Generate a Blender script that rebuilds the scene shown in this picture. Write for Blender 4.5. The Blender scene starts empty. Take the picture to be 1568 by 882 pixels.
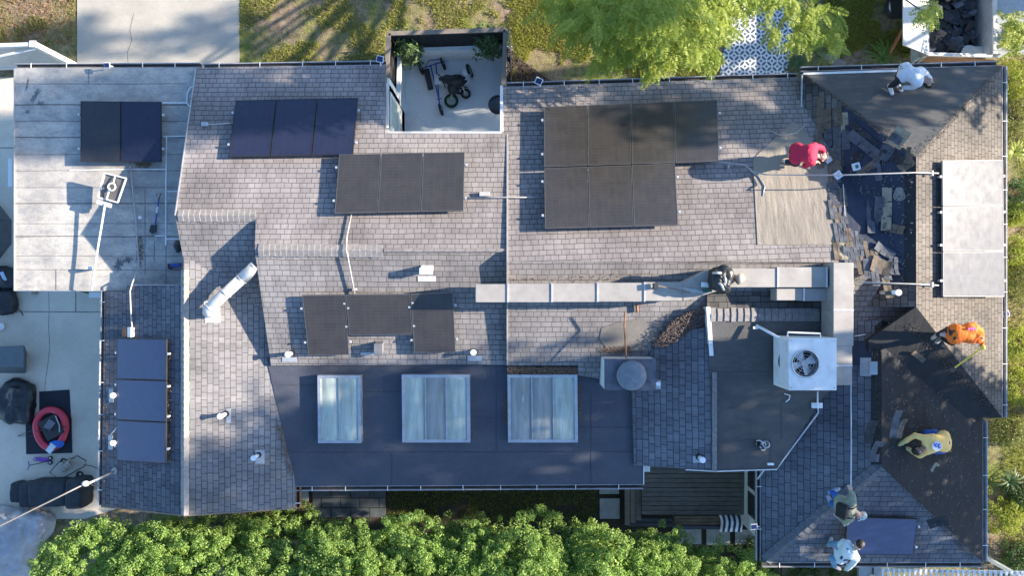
import bpy, bmesh, math, random
import numpy as np
from mathutils import Vector, Matrix, noise
random.seed(7); rng = np.random.default_rng(11)
S = bpy.context.scene
COL = S.collection
# ---------------- camera, sky, sun, exposure ----------------
CZ = 19.4; F = 1060.0
cam = bpy.data.cameras.new('camera'); camo = bpy.data.objects.new('camera', cam); COL.objects.link(camo)
camo.location = (0, 0, CZ); cam.sensor_width = 36; cam.lens = 36*F/1568; cam.clip_end = 2000
S.camera = camo
EL, AZ = math.radians(23), math.radians(7)          # sun height; angle north of +X
w = bpy.data.worlds.new('World'); S.world = w; w.use_nodes = True
nt = w.node_tree; bg = nt.nodes['Background']; sky = nt.nodes.new('ShaderNodeTexSky')
sky.sky_type = 'NISHITA'; sky.sun_disc = False; sky.sun_elevation = EL; sky.sun_rotation = math.radians(90)-AZ
sky.air_density = 1.2; sky.ozone_density = 6.0
nt.links.new(sky.outputs[0], bg.inputs[0]); bg.inputs[1].default_value = 0.115
sun = bpy.data.lights.new('sun', 'SUN'); suno = bpy.data.objects.new('sun', sun); COL.objects.link(suno)
sun.energy = 4.7; sun.angle = math.radians(0.53); sun.color = (1.0, 0.88, 0.73)
SUNV = Vector((math.cos(EL)*math.cos(AZ), math.cos(EL)*math.sin(AZ), math.sin(EL)))
suno.rotation_euler = SUNV.to_track_quat('Z', 'Y').to_euler(); suno.location = (30, 4, 20)
S.view_settings.view_transform = 'Standard'; S.view_settings.look = 'None'
S.view_settings.exposure = 1.68; S.view_settings.gamma = 1

# ---------------- helpers ----------------
def P(px, py, z=0.0):
    D = CZ - z
    return Vector(((px-784)*D/F, (441-py)*D/F, z))
class Plane:
    def __init__(s, a, b, c):
        a, b, c = [P(*q) for q in (a, b, c)]
        s.n = (b-a).cross(c-a).normalized()
        if s.n.z < 0: s.n = -s.n
        s.d = s.n.dot(a)
    def at(s, px, py, off=0.0):
        r = Vector(((px-784)/F, (441-py)/F, -1.0)); o = Vector((0, 0, CZ))
        t = (s.d + off - s.n.dot(o))/s.n.dot(r)
        return o + r*t
    def z(s, x, y): return (s.d - s.n.x*x - s.n.y*y)/s.n.z
def auto_uv(me):
    uv = me.uv_layers.new(name='UVMap')
    for p in me.polygons:
        n = p.normal
        if abs(n.z) > 0.999: u = Vector((1, 0, 0)); v = Vector((0, 1, 0))
        elif abs(n.z) < 0.05: u = Vector((-n.y, n.x, 0)).normalized(); v = Vector((0, 0, 1))
        else:
            s = n if n.z > 0 else -n
            v = (Vector((0, 0, 1)) - s*s.z).normalized(); u = v.cross(s)
        for li in p.loop_indices:
            c = me.vertices[me.loops[li].vertex_index].co
            uv.data[li].uv = (c.dot(u), c.dot(v))
def mesh_obj(name, verts, faces, mat, parent=None, smooth=False, uv=True):
    me = bpy.data.meshes.new(name); me.from_pydata([tuple(v) for v in verts], [], faces); me.update()
    if uv: auto_uv(me)
    return link(name, me, mat, parent, smooth)
def link(name, me, mat, parent=None, smooth=False):
    o = bpy.data.objects.new(name, me); COL.objects.link(o)
    if mat is not None:
        for m in (mat if isinstance(mat, (list, tuple)) else [mat]): me.materials.append(m)
    if smooth:
        for p in me.polygons: p.use_smooth = True
    if parent is not None:
        o.parent = parent
        if parent.type == 'EMPTY' or True:
            # geometry is written in world space: cancel the parent's offset
            o.matrix_parent_inverse = parent_world(parent).inverted()
    return o
def parent_world(p):
    m = Matrix.Translation(p.location) @ p.rotation_euler.to_matrix().to_4x4() if p.parent is None else Matrix.Identity(4)
    if p.parent is not None: m = parent_world(p.parent) @ p.matrix_parent_inverse @ Matrix.Translation(p.location) @ p.rotation_euler.to_matrix().to_4x4()
    return m
class MB:
    """collects shapes and links them as one mesh"""
    def __init__(s): s.v = []; s.f = []; s.mi = []
    def add(s, vs, fs, mi=0):
        b = len(s.v); s.v += [Vector(v) for v in vs]; s.f += [tuple(i+b for i in f) for f in fs]; s.mi += [mi]*len(fs); return s
    def hexa(s, b4, t4, mi=0):      # bottom ring, top ring (same order, ccw from above)
        return s.add(list(b4)+list(t4), [(3, 2, 1, 0), (4, 5, 6, 7), (0, 1, 5, 4), (1, 2, 6, 5), (2, 3, 7, 6), (3, 0, 4, 7)], mi)
    def box(s, c, size, rz=0.0, mi=0, m=None):
        x, y, z = [k/2 for k in size]
        vs = [Vector(q) for q in ((-x, -y, -z), (x, -y, -z), (x, y, -z), (-x, y, -z), (-x, -y, z), (x, -y, z), (x, y, z), (-x, y, z))]
        R = m if m is not None else Matrix.Rotation(rz, 3, 'Z')
        vs = [R @ v + Vector(c) for v in vs]
        return s.hexa(vs[:4], vs[4:], mi)
    def beam(s, a, b, wd, h, mi=0, up=None):   # box from a to b, width wd, height h centred
        a = Vector(a); b = Vector(b); d = (b-a).normalized(); up = Vector(up) if up is not None else Vector((0, 0, 1))
        if abs(d.dot(up)) > 0.98: up = Vector((1, 0, 0))
        sd = d.cross(up).normalized(); u = sd.cross(d)
        o = [(-1, -1), (1, -1), (1, 1), (-1, 1)]
        r0 = [a + sd*wd/2*i + u*h/2*j for i, j in o]; r1 = [b + sd*wd/2*i + u*h/2*j for i, j in o]
        return s.add(r0+r1, [(0, 1, 2, 3), (7, 6, 5, 4), (0, 4, 5, 1), (1, 5, 6, 2), (2, 6, 7, 3), (3, 7, 4, 0)], mi)
    def tube(s, pts, r, n=8, mi=0, close=False):
        pts = [Vector(p) for p in pts]; rs = r if isinstance(r, (list, tuple)) else [r]*len(pts)
        rings = []; prev = None
        for i, p in enumerate(pts):
            if close: d = pts[(i+1) % len(pts)] - pts[i-1]
            else: d = pts[min(i+1, len(pts)-1)] - pts[max(i-1, 0)]
            d.normalize()
            if prev is None:
                a = Vector((0, 0, 1)) if abs(d.z) < 0.9 else Vector((1, 0, 0)); u = d.cross(a).normalized()
            else:
                u = (prev - d*prev.dot(d)); u = u.normalized() if u.length > 1e-6 else d.orthogonal().normalized()
            prev = u; vv = d.cross(u)
            rings.append([p + (u*math.cos(2*math.pi*k/n) + vv*math.sin(2*math.pi*k/n))*rs[i] for k in range(n)])
        vs = [q for rr in rings for q in rr]; fs = []
        m = len(rings)
        for i in range(m if close else m-1):
            j = (i+1) % m
            for k in range(n): fs.append((i*n+k, i*n+(k+1) % n, j*n+(k+1) % n, j*n+k))
        if not close: fs += [tuple(range(n-1, -1, -1)), tuple((m-1)*n+k for k in range(n))]
        return s.add(vs, fs, mi)
    def cyl(s, c, r, h, n=20, mi=0, r2=None, axis=None):
        ax = Vector(axis).normalized() if axis is not None else Vector((0, 0, 1))
        c = Vector(c); r2 = r if r2 is None else r2
        u = ax.orthogonal().normalized(); v = ax.cross(u)
        ring = lambda q, rr: [q + (u*math.cos(2*math.pi*k/n)+v*math.sin(2*math.pi*k/n))*rr for k in range(n)]
        vs = ring(c, r)+ring(c+ax*h, r2)
        fs = [(k, (k+1) % n, n+(k+1) % n, n+k) for k in range(n)] + [tuple(range(n-1, -1, -1)), tuple(range(n, 2*n))]
        return s.add(vs, fs, mi)
    def ball(s, c, r, mi=0, n=10, m=6, mat=None):
        c = Vector(c); r = Vector(r) if isinstance(r, (tuple, list, Vector)) else Vector((r, r, r))
        vs = []; fs = []
        for i in range(m+1):
            t = math.pi*i/m
            for k in range(n):
                a = 2*math.pi*k/n
                q = Vector((r.x*math.sin(t)*math.cos(a), r.y*math.sin(t)*math.sin(a), r.z*math.cos(t)))
                if mat is not None: q = mat @ q
                vs.append(c+q)
        for i in range(m):
            for k in range(n): fs.append((i*n+k, (i+1)*n+k, (i+1)*n+(k+1) % n, i*n+(k+1) % n))
        return s.add(vs, fs, mi)
    def torus(s, c, R, r, axis=(0, 0, 1), n=28, k=8, mi=0):
        ax = Vector(axis).normalized(); u = ax.orthogonal().normalized(); v = ax.cross(u); c = Vector(c)
        return s.tube([c + (u*math.cos(2*math.pi*i/n)+v*math.sin(2*math.pi*i/n))*R for i in range(n)], r, k, mi, True)
    def prism(s, top, depth, mi=0):
        n = len(top); top = [Vector(t) for t in top]; bot = [t - Vector((0, 0, depth)) for t in top]
        area = sum(top[i].x*top[(i+1) % n].y - top[(i+1) % n].x*top[i].y for i in range(n))
        if area < 0: top.reverse(); bot.reverse()
        fs = [tuple(range(n)), tuple(range(2*n-1, n-1, -1))] + [(i, n+i, n+(i+1) % n, (i+1) % n) for i in range(n)]
        return s.add(top+bot, fs, mi)
    def build(s, name, mat, parent=None, smooth=False, bevel=0):
        o = mesh_obj(name, s.v, s.f, mat, parent, smooth)
        if isinstance(mat, (list, tuple)):
            for p, i in zip(o.data.polygons, s.mi): p.material_index = i
        if bevel:
            b = o.modifiers.new('bevel', 'BEVEL'); b.width = bevel; b.segments = 2; b.limit_method = 'ANGLE'
        return o
def tag(o, label=None, cat=None, group=None, kind=None):
    if label: o['label'] = label
    if cat: o['category'] = cat
    if group: o['group'] = group
    if kind: o['kind'] = kind
    return o
def thing(name, loc, label, cat, group=None):
    o = bpy.data.objects.new(name, None); COL.objects.link(o); o.location = loc; o.empty_display_size = 0.2
    return tag(o, label, cat, group)

# ---------------- materials ----------------
def nodes(name):
    m = bpy.data.materials.new(name); m.use_nodes = True
    return m, m.node_tree, m.node_tree.nodes['Principled BSDF']
def N(t, kind, **kw):
    n = t.nodes.new(kind)
    for k, v in kw.items():
        if k.startswith('i_'): n.inputs[k[2:].replace('_', ' ')].default_value = v
        else: setattr(n, k, v)
    return n
def mixc(t, fac, a, b, mode='MIX'):
    n = t.nodes.new('ShaderNodeMix'); n.data_type = 'RGBA'; n.blend_type = mode
    for s, v in ((n.inputs[0], fac), (n.inputs[6], a), (n.inputs[7], b)):
        if isinstance(v, (int, float)): s.default_value = v
        elif isinstance(v, (tuple, list)): s.default_value = (*v[:3], 1)
        else: t.links.new(v, s)
    return n.outputs[2]
def ramp(t, src, a, b, lo=0.0, hi=1.0):
    n = t.nodes.new('ShaderNodeMapRange'); t.links.new(src, n.inputs[0])
    n.inputs[1].default_value = a; n.inputs[2].default_value = b; n.inputs[3].default_value = lo; n.inputs[4].default_value = hi
    return n.outputs[0]
def math_(t, op, a, b=0.0):
    n = t.nodes.new('ShaderNodeMath'); n.operation = op
    for s, v in ((n.inputs[0], a), (n.inputs[1], b)):
        if isinstance(v, (int, float)): s.default_value = v
        else: t.links.new(v, s)
    return n.outputs[0]
def coord(t, kind='Object'): return t.nodes.new('ShaderNodeTexCoord').outputs[kind]
def noise_(t, vec, scale, detail=4, rough=0.55, stretch=None):
    if stretch is not None:
        mp = t.nodes.new('ShaderNodeMapping'); mp.inputs[3].default_value = stretch; t.links.new(vec, mp.inputs[0]); vec = mp.outputs[0]
    n = t.nodes.new('ShaderNodeTexNoise'); n.inputs['Scale'].default_value = scale; n.inputs['Detail'].default_value = detail; n.inputs['Roughness'].default_value = rough
    t.links.new(vec, n.inputs['Vector']); return n.outputs[0]
def bump_(t, bs, h, dist, strength=1.0):
    b = t.nodes.new('ShaderNodeBump'); b.inputs['Distance'].default_value = dist; b.inputs['Strength'].default_value = strength
    t.links.new(h, b.inputs['Height']); t.links.new(b.outputs[0], bs.inputs['Normal'])
MATS = {}
def plain(name, c, rough=0.6, metal=0.0, var=0.15, scale=6.0, dirt=None, dirt_amt=0.5, bump=0.0, bscale=60, spec=0.5, stretch=None):
    if name in MATS: return MATS[name]
    m, t, b = nodes(name); cc = coord(t)
    n = noise_(t, cc, scale, 5, 0.6, stretch); f = ramp(t, n, 0.3, 0.7)
    lo = tuple(k*(1-var) for k in c); hi = tuple(min(1, k*(1+var)) for k in c)
    col = mixc(t, f, lo, hi)
    if dirt:
        d = ramp(t, noise_(t, cc, scale*0.35+0.5, 6, 0.7), 0.5, 0.72, 0, dirt_amt); col = mixc(t, d, col, dirt)
    t.links.new(col, b.inputs['Base Color']); b.inputs['Roughness'].default_value = rough; b.inputs['Metallic'].default_value = metal
    b.inputs['Specular IOR Level'].default_value = spec
    if bump: bump_(t, b, noise_(t, cc, bscale, 3), bump)
    MATS[name] = m; return m
def shingle(name, c1, c2, mortar, bw=0.17, rh=0.125, stain=0.35, lichen=0.15):
    m, t, b = nodes(name); uv = coord(t, 'UV')
    dn = t.nodes.new('ShaderNodeTexNoise'); dn.inputs['Scale'].default_value = 1.7; t.links.new(uv, dn.inputs[0])
    vm = t.nodes.new('ShaderNodeVectorMath'); vm.operation = 'MULTIPLY_ADD'; vm.inputs[1].default_value = (0.05, 0.035, 0)
    t.links.new(dn.outputs[1], vm.inputs[0]); t.links.new(uv, vm.inputs[2]); v = vm.outputs[0]
    br = N(t, 'ShaderNodeTexBrick', offset=0.45, offset_frequency=2, squash=1.35, squash_frequency=3)
    t.links.new(v, br.inputs['Vector'])
    for k, x in (('Scale', 1.0), ('Mortar Size', 0.0065), ('Mortar Smooth', 0.25), ('Brick Width', bw), ('Row Height', rh), ('Bias', 0.1)): br.inputs[k].default_value = x
    br.inputs['Color1'].default_value = (*c1, 1); br.inputs['Color2'].default_value = (*c2, 1); br.inputs['Mortar'].default_value = (*mortar, 1)
    cc = coord(t)
    st = ramp(t, noise_(t, cc, 0.7, 6, 0.65), 0.35, 0.7, 1.0-stain, 1.12)
    col = mixc(t, 1.0, br.outputs[0], (1, 1, 1), 'MULTIPLY')
    vv = t.nodes.new('ShaderNodeCombineColor'); [t.links.new(st, vv.inputs[i]) for i in range(3)]
    col = mixc(t, 1.0, col, vv.outputs[0], 'MULTIPLY')
    sk = ramp(t, noise_(t, uv, 1.0, 5, 0.7, (7.0, 0.6, 1)), 0.35, 0.7, 0.86, 1.1)
    ss = t.nodes.new('ShaderNodeCombineColor'); [t.links.new(sk, ss.inputs[i]) for i in range(3)]
    col = mixc(t, 1.0, col, ss.outputs[0], 'MULTIPLY')
    g = ramp(t, noise_(t, cc, 85, 2, 0.7), 0.3, 0.7, 0.8, 1.2)
    gg = t.nodes.new('ShaderNodeCombineColor'); [t.links.new(g, gg.inputs[i]) for i in range(3)]
    col = mixc(t, 1.0, col, gg.outputs[0], 'MULTIPLY')
    li = ramp(t, noise_(t, cc, 1.3, 7, 0.75), 0.6, 0.78, 0, lichen)
    col = mixc(t, li, col, (0.30, 0.25, 0.13))
    t.links.new(col, b.inputs['Base Color']); b.inputs['Roughness'].default_value = 0.95; b.inputs['Specular IOR Level'].default_value = 0.25
    sx = t.nodes.new('ShaderNodeSeparateXYZ'); t.links.new(v, sx.inputs[0])
    fr = math_(t, 'FRACT', math_(t, 'DIVIDE', sx.outputs[1], rh))
    h = math_(t, 'SUBTRACT', 1.0, fr)
    h = math_(t, 'SUBTRACT', h, math_(t, 'MULTIPLY', br.outputs[1], 0.9))
    bw_ = t.nodes.new('ShaderNodeRGBToBW'); t.links.new(br.outputs[0], bw_.inputs[0])
    h = math_(t, 'ADD', h, math_(t, 'MULTIPLY', bw_.outputs[0], 2.0))
    h = math_(t, 'ADD', h, math_(t, 'MULTIPLY', noise_(t, cc, 90, 2), 0.5))
    bump_(t, b, h, 0.013, 0.9)
    return m
def rolled(name, c, stains, seam=0.0, rough=0.9, lum=0.35, patch=None, wr=0.0, axis=1):
    """rolled roofing or felt: base colour, dirt colours, wrinkles as bump"""
    m, t, b = nodes(name); cc = coord(t)
    n1 = ramp(t, noise_(t, cc, 0.9, 7, 0.7), 0.33, 0.72)
    col = mixc(t, n1, tuple(k*(1-lum*0.6) for k in c), tuple(min(1, k*(1+lum*0.35)) for k in c))
    for i, (sc, lo, hi, amt, cs, stre) in enumerate(stains):
        f = ramp(t, noise_(t, cc, sc, 7, 0.78, stre), lo, hi, 0, amt); col = mixc(t, f, col, cs)
    g = ramp(t, noise_(t, cc, 90, 2, 0.7), 0.3, 0.7, 0.8, 1.18)
    gg = t.nodes.new('ShaderNodeCombineColor'); [t.links.new(g, gg.inputs[i]) for i in range(3)]
    col = mixc(t, 1.0, col, gg.outputs[0], 'MULTIPLY')
    t.links.new(col, b.inputs['Base Color']); b.inputs['Roughness'].default_value = rough; b.inputs['Specular IOR Level'].default_value = 0.3
    h = noise_(t, cc, 40, 3)
    if wr:
        h = math_(t, 'ADD', math_(t, 'MULTIPLY', h, 0.12), math_(t, 'MULTIPLY', noise_(t, cc, 1.6, 3, 0.5, (3.2, 0.8, 1) if axis else (0.8, 3.2, 1)), 1.0))
        bump_(t, b, h, wr)
    else: bump_(t, b, h, 0.006)
    return m
SH = shingle('weathered_shingle', (0.325, 0.292, 0.278), (0.27, 0.243, 0.233), (0.095, 0.085, 0.08))
SHE = shingle('east_shingle', (0.235, 0.205, 0.175), (0.185, 0.165, 0.145), (0.06, 0.052, 0.045), stain=.4)
SHG = shingle('grey_shingle', (0.30, 0.28, 0.27), (0.245, 0.23, 0.224), (0.09, 0.086, 0.085), lichen=0.08)
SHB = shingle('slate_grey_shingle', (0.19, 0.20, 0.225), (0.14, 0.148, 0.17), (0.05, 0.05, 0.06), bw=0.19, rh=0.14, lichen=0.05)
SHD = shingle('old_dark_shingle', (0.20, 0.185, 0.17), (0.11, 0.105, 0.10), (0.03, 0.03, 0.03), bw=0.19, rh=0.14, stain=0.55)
CAPM = plain('ridge_cap_shingle', (0.33, 0.295, 0.262), 0.95, var=0.2, scale=14, bump=0.004)
CAPG = plain('grey_cap_shingle', (0.21, 0.20, 0.195), 0.95, var=0.25, scale=14, bump=0.004)
WHITEROOF = rolled('white_coated_roofing', (0.50, 0.465, 0.405), [(2.2, 0.44, 0.70, 0.85, (0.20, 0.20, 0.205), (1, 1.6, 1)), (14, 0.48, 0.70, 0.6, (0.25, 0.25, 0.26), (1, 2, 1)), (1.2, 0.60, 0.76, 0.4, (0.35, 0.25, 0.14), None)], lum=0.5)
DARKFLAT = rolled('dark_membrane', (0.070, 0.078, 0.098), [(0.6, 0.45, 0.75, 0.5, (0.11, 0.115, 0.125), (1, 2, 1)), (5, 0.58, 0.75, 0.4, (0.15, 0.145, 0.14), None), (1.7, 0.58, 0.72, 0.4, (0.045, 0.05, 0.062), (2, .7, 1))], lum=0.3, rough=0.75)
GFLAT = rolled('cracked_membrane', (0.085, 0.083, 0.082), [(1.3, 0.45, 0.75, 0.55, (0.16, 0.15, 0.135), (0.6, 1.6, 1)), (4, 0.58, 0.75, 0.6, (0.03, 0.03, 0.03), (0.5, 2.5, 1))], lum=0.5, rough=0.75)
FELT = rolled('tan_felt', (0.30, 0.262, 0.215), [(1.6, 0.5, 0.8, 0.55, (0.23, 0.20, 0.165), (1.5, 0.6, 1)), (7, 0.6, 0.75, 0.3, (0.42, 0.37, 0.3), None)], wr=0.035, lum=0.3)
UNDER = rolled('shade_blue_underlayment', (0.032, 0.042, 0.07), [(1.4, 0.5, 0.8, 0.5, (0.07, 0.085, 0.12), None), (9, 0.66, 0.76, 0.5, (0.2, 0.17, 0.13), None)], wr=0.02, lum=0.5, rough=0.7)  # dark blue underlayment, also used as painted shade beside the valley
BLACKFELT = rolled('black_felt', (0.028, 0.030, 0.033), [(1.2, 0.5, 0.8, 0.45, (0.055, 0.057, 0.058), None), (11, 0.66, 0.75, 0.4, (0.08, 0.08, 0.082), None)], wr=0.02, lum=0.5, rough=0.85)
NFELT = rolled('grey_felt', (0.085, 0.088, 0.092), [(1.5, 0.45, 0.75, 0.6, (0.16, 0.145, 0.115), (0.8, 2.4, 1)), (10, 0.64, 0.74, 0.5, (0.24, 0.2, 0.15), None)], wr=0.03, lum=0.5, axis=0)
WHITE = plain('white_paint', (0.74, 0.74, 0.72), 0.45, var=0.06, dirt=(0.4, 0.37, 0.32), dirt_amt=0.4)
STUCCO = plain('white_stucco', (0.80, 0.83, 0.81), 0.8, var=0.05, bump=0.004, dirt=(0.5, 0.5, 0.46), dirt_amt=0.3)
METAL = plain('galvanised_metal', (0.50, 0.51, 0.52), 0.45, 0.6, var=0.15, dirt=(0.3, 0.28, 0.25))
DUCT = plain('duct_metal', (0.33, 0.305, 0.275), 0.6, 0.1, var=0.14, scale=3, dirt=(0.22, 0.195, 0.165), dirt_amt=0.6)
PVC = plain('pvc_pipe', (0.40, 0.39, 0.37), 0.4, var=0.12, scale=10, dirt=(0.35, 0.3, 0.25))
BLACKP = plain('black_plastic', (0.018, 0.019, 0.021), 0.45, var=0.3)
RUBBER = plain('tyre_rubber', (0.02, 0.02, 0.02), 0.85)
GUT = plain('gutter_paint', (0.34, 0.34, 0.35), 0.5, var=0.1, dirt=(0.12, 0.1, 0.09), dirt_amt=0.7)
GUTD = plain('gutter_floor', (0.045, 0.04, 0.036), 0.95, var=0.5, scale=20)  # near-black colour for the trough floor
WOODG = plain('weathered_wood', (0.20, 0.165, 0.13), 0.9, var=0.35, scale=12, stretch=(1, 8, 1), bump=0.004)
PLANK = plain('deck_board', (0.17, 0.15, 0.13), 0.85, var=0.45, scale=7, stretch=(0.5, 9, 1), dirt=(0.07, 0.06, 0.05), dirt_amt=0.6)
RUST = plain('rusty_steel', (0.24, 0.12, 0.06), 0.85, var=0.4, scale=18)
# ---------------- the setting ----------------
def ground_mat():
    m, t, b = nodes('ground_soil_and_turf'); cc = coord(t)
    n1 = ramp(t, noise_(t, cc, 0.55, 7, 0.7), 0.42, 0.6)
    n2 = ramp(t, noise_(t, cc, 6, 6, 0.75), 0.35, 0.68)
    soil = mixc(t, n2, (0.12, 0.082, 0.05), (0.38, 0.29, 0.19)); turf = mixc(t, n2, (0.06, 0.085, 0.016), (0.24, 0.26, 0.045))
    col = mixc(t, n1, soil, turf)
    f = ramp(t, noise_(t, cc, 38, 4, 0.75), 0.3, 0.7, 0.5, 1.5)
    gg = t.nodes.new('ShaderNodeCombineColor'); [t.links.new(f, gg.inputs[i]) for i in range(3)]
    col = mixc(t, 1.0, col, gg.outputs[0], 'MULTIPLY')
    t.links.new(col, b.inputs['Base Color']); b.inputs['Roughness'].default_value = 1
    bump_(t, b, noise_(t, cc, 22, 5, 0.7), 0.05); return m
GROUND = ground_mat()
CONC = rolled('concrete', (0.66, 0.59, 0.475), [(0.8, 0.5, 0.75, 0.5, (0.46, 0.41, 0.32), None), (6, 0.6, 0.75, 0.4, (0.22, 0.19, 0.15), None), (2.3, 0.66, 0.76, 0.35, (0.16, 0.13, 0.1), None)], lum=0.25)
CONC2 = rolled('patio_concrete', (0.74, 0.76, 0.74), [(0.9, 0.5, 0.75, 0.5, (0.58, 0.59, 0.56), None), (5, 0.62, 0.75, 0.4, (0.22, 0.18, 0.13), None)], lum=0.2)
MULCH = rolled('mulch', (0.06, 0.045, 0.035), [(22, 0.5, 0.6, 0.8, (0.13, 0.09, 0.06), None)], wr=0.04, lum=0.6)
DARKSOIL = rolled('dark_soil', (0.045, 0.036, 0.024), [(9, 0.52, 0.65, 0.7, (0.04, 0.055, 0.012), None)], wr=0.03, lum=0.6)
g = mesh_obj('ground', [(-300, -300, 0), (300, -300, 0), (300, 300, 0), (-300, 300, 0)], [(0, 1, 2, 3)], GROUND); tag(g, kind='structure')
def slab(name, pts, z, mat, depth=0.08):
    m = MB(); m.prism([P(x, y, z) for x, y in pts], depth); o = m.build(name, mat); tag(o, kind='structure'); return o
slab('driveway', [(118, -60), (366, -60), (366, 140), (118, 140)], 0.02, rolled('driveway_concrete', (0.42, 0.39, 0.335), [(0.8, 0.5, 0.75, 0.5, (0.28, 0.26, 0.22), None), (2.3, 0.6, 0.76, 0.35, (0.2, 0.17, 0.14), None), (8, 0.62, 0.75, 0.4, (0.24, 0.21, 0.17), None)], lum=0.25))
slab('side_driveway', [(-140, 118), (26, 118), (60, 300), (60, 430), (210, 470), (210, 770), (130, 795), (-140, 795)], 0.02, CONC)
# saw cuts and cracks in the concrete
m = MB()
for (x0, y0, x1, y1) in ((-60, 477, 200, 478), (-60, 226, 22, 226), (116, 447, 116, 478), (-60, 600, 4, 600)):
    m.beam(P(x0, y0, 0.023), P(x1, y1, 0.023), 0.018, 0.006)
crk = [(75, 447), (76, 478), (74, 500), (77, 530), (73, 560), (69, 590), (72, 640)]
m.tube([P(x+random.uniform(-1, 1), y, 0.021) for x, y in crk], 0.006, 4)
crk = [(205, 20), (199, 45), (202, 62), (195, 80), (197, 104)]
m.tube([P(x, y, 0.021) for x, y in crk], 0.006, 4)
tag(m.build('driveway_joints', plain('joint_dark', (0.12, 0.11, 0.1), 1)), kind='structure')  # dark colour of the joints and cracks
slab('courtyard_floor', [(600, 70), (785, 70), (785, 215), (600, 215)], 0.03, CONC2)
slab('mulch_bed', [(776, 70), (800, 92), (852, 130), (850, 160), (776, 160)], 0.03, MULCH, 0.02)
slab('side_yard_soil', [(470, 700), (1290, 700), (1290, 860), (1100, 870), (470, 830), (300, 800), (300, 760)], 0.012, DARKSOIL, 0.02)
# moorish tile walk
def tile_mat():
    m, t, b = nodes('patterned_tile'); cc = coord(t)
    mp = t.nodes.new('ShaderNodeMapping'); mp.inputs[3].default_value = (3.3, 3.3, 1); t.links.new(cc, mp.inputs[0])
    s = t.nodes.new('ShaderNodeSeparateXYZ'); t.links.new(mp.outputs[0], s.inputs[0])
    def fr(o): return math_(t, 'SUBTRACT', math_(t, 'FRACT', o), 0.5)
    x, y = fr(s.outputs[0]), fr(s.outputs[1])
    def ell(dx, dy, sg):    # pointed leaf at 45 degrees around (dx, dy)
        a = math_(t, 'SUBTRACT', x, dx); c = math_(t, 'SUBTRACT', y, dy)
        u = math_(t, 'ADD', a, math_(t, 'MULTIPLY', c, sg)); v = math_(t, 'SUBTRACT', a, math_(t, 'MULTIPLY', c, sg))
        e = math_(t, 'ADD', math_(t, 'POWER', math_(t, 'ABSOLUTE', math_(t, 'DIVIDE', u, 0.36)), 2.0), math_(t, 'POWER', math_(t, 'ABSOLUTE', math_(t, 'DIVIDE', v, 0.15)), 2.0))
        return math_(t, 'LESS_THAN', e, 1.0)
    out = None
    for dx, dy, sg in ((.25, .25, -1), (-.25, -.25, -1), (.25, -.25, 1), (-.25, .25, 1)):
        e = ell(dx, dy, sg); out = e if out is None else math_(t, 'MAXIMUM', out, e)
    r2 = math_(t, 'ADD', math_(t, 'MULTIPLY', x, x), math_(t, 'MULTIPLY', y, y)); out = math_(t, 'MAXIMUM', out, math_(t, 'LESS_THAN', r2, 0.012))
    ax = math_(t, 'SUBTRACT', 0.5, math_(t, 'ABSOLUTE', x)); ay = math_(t, 'SUBTRACT', 0.5, math_(t, 'ABSOLUTE', y))
    r3 = math_(t, 'ADD', math_(t, 'MULTIPLY', ax, ax), math_(t, 'MULTIPLY', ay, ay)); out = math_(t, 'MAXIMUM', out, math_(t, 'LESS_THAN', r3, 0.012))
    col = mixc(t, out, (0.62, 0.64, 0.64), (0.05, 0.07, 0.11)); col = mixc(t, ramp(t, noise_(t, cc, 3, 6), 0.4, 0.8, 0, 0.35), col, (0.3, 0.27, 0.2))
    t.links.new(col, b.inputs['Base Color']); b.inputs['Roughness'].default_value = 0.5; return m
slab('tiled_path', [(1095, 150), (1112, 60), (1135, -60), (1240, -60), (1212, 60), (1200, 150)], 0.03, tile_mat())
# slate patio and stepping stones
SLATE = plain('slate', (0.075, 0.085, 0.095), 0.6, var=0.35, scale=4, dirt=(0.16, 0.15, 0.12), dirt_amt=0.5)
t0 = thing('slate_patio', P(535, 765, 0), 'dark slate slab patio beside the narrow side lawn', 'patio')
for r in range(4):
    ys = 733+r*15; off = (r % 2)*15
    xs = [478]+[478+off+14+k*29.5 for k in range(5) if 478+off+14+k*29.5 < 588]+[591]
    for a, b_ in zip(xs, xs[1:]):
        if b_-a > 5: MB().prism([P(x, y, 0.05+random.uniform(-.004, .004)) for x, y in ((a+.6, ys+.6), (b_-.6, ys+.6), (b_-.6, ys+14.4), (a+.6, ys+14.4))], 0.05).build('slate_slab', SLATE, t0)
PAVER = plain('concrete_paver', (0.34, 0.34, 0.32), 0.9, var=0.2, scale=5, dirt=(0.2, 0.19, 0.15), dirt_amt=0.5)
for i, (x0, y0, x1, y1, l) in enumerate(((918, 733, 948, 757, 'pale square paver tucked under the eave of the dark flat roof'), (918.5, 764, 949, 795, 'pale square paver between side lawn and deck, nearest the hedge'), (457, 742, 472, 768, 'small grey paver in the gap at the corner of the slate patio'), (1040, 811, 1074, 834, 'grey paver below the deck bench, left of the other two'), (1082, 811, 1118, 835, 'grey paver under the end of the striped cushion bench'), (1126, 812, 1163, 834, 'shaded paver below the small solar light by the wing gutter'))):
    o = MB().prism([P(x, y, 0.05) for x, y in ((x0, y0), (x1, y0), (x1, y1), (x0, y1))], 0.05).build('stepping_stone', PAVER, bevel=0.006); tag(o, l, 'paver', 'stepping stones in the side yard')

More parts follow.
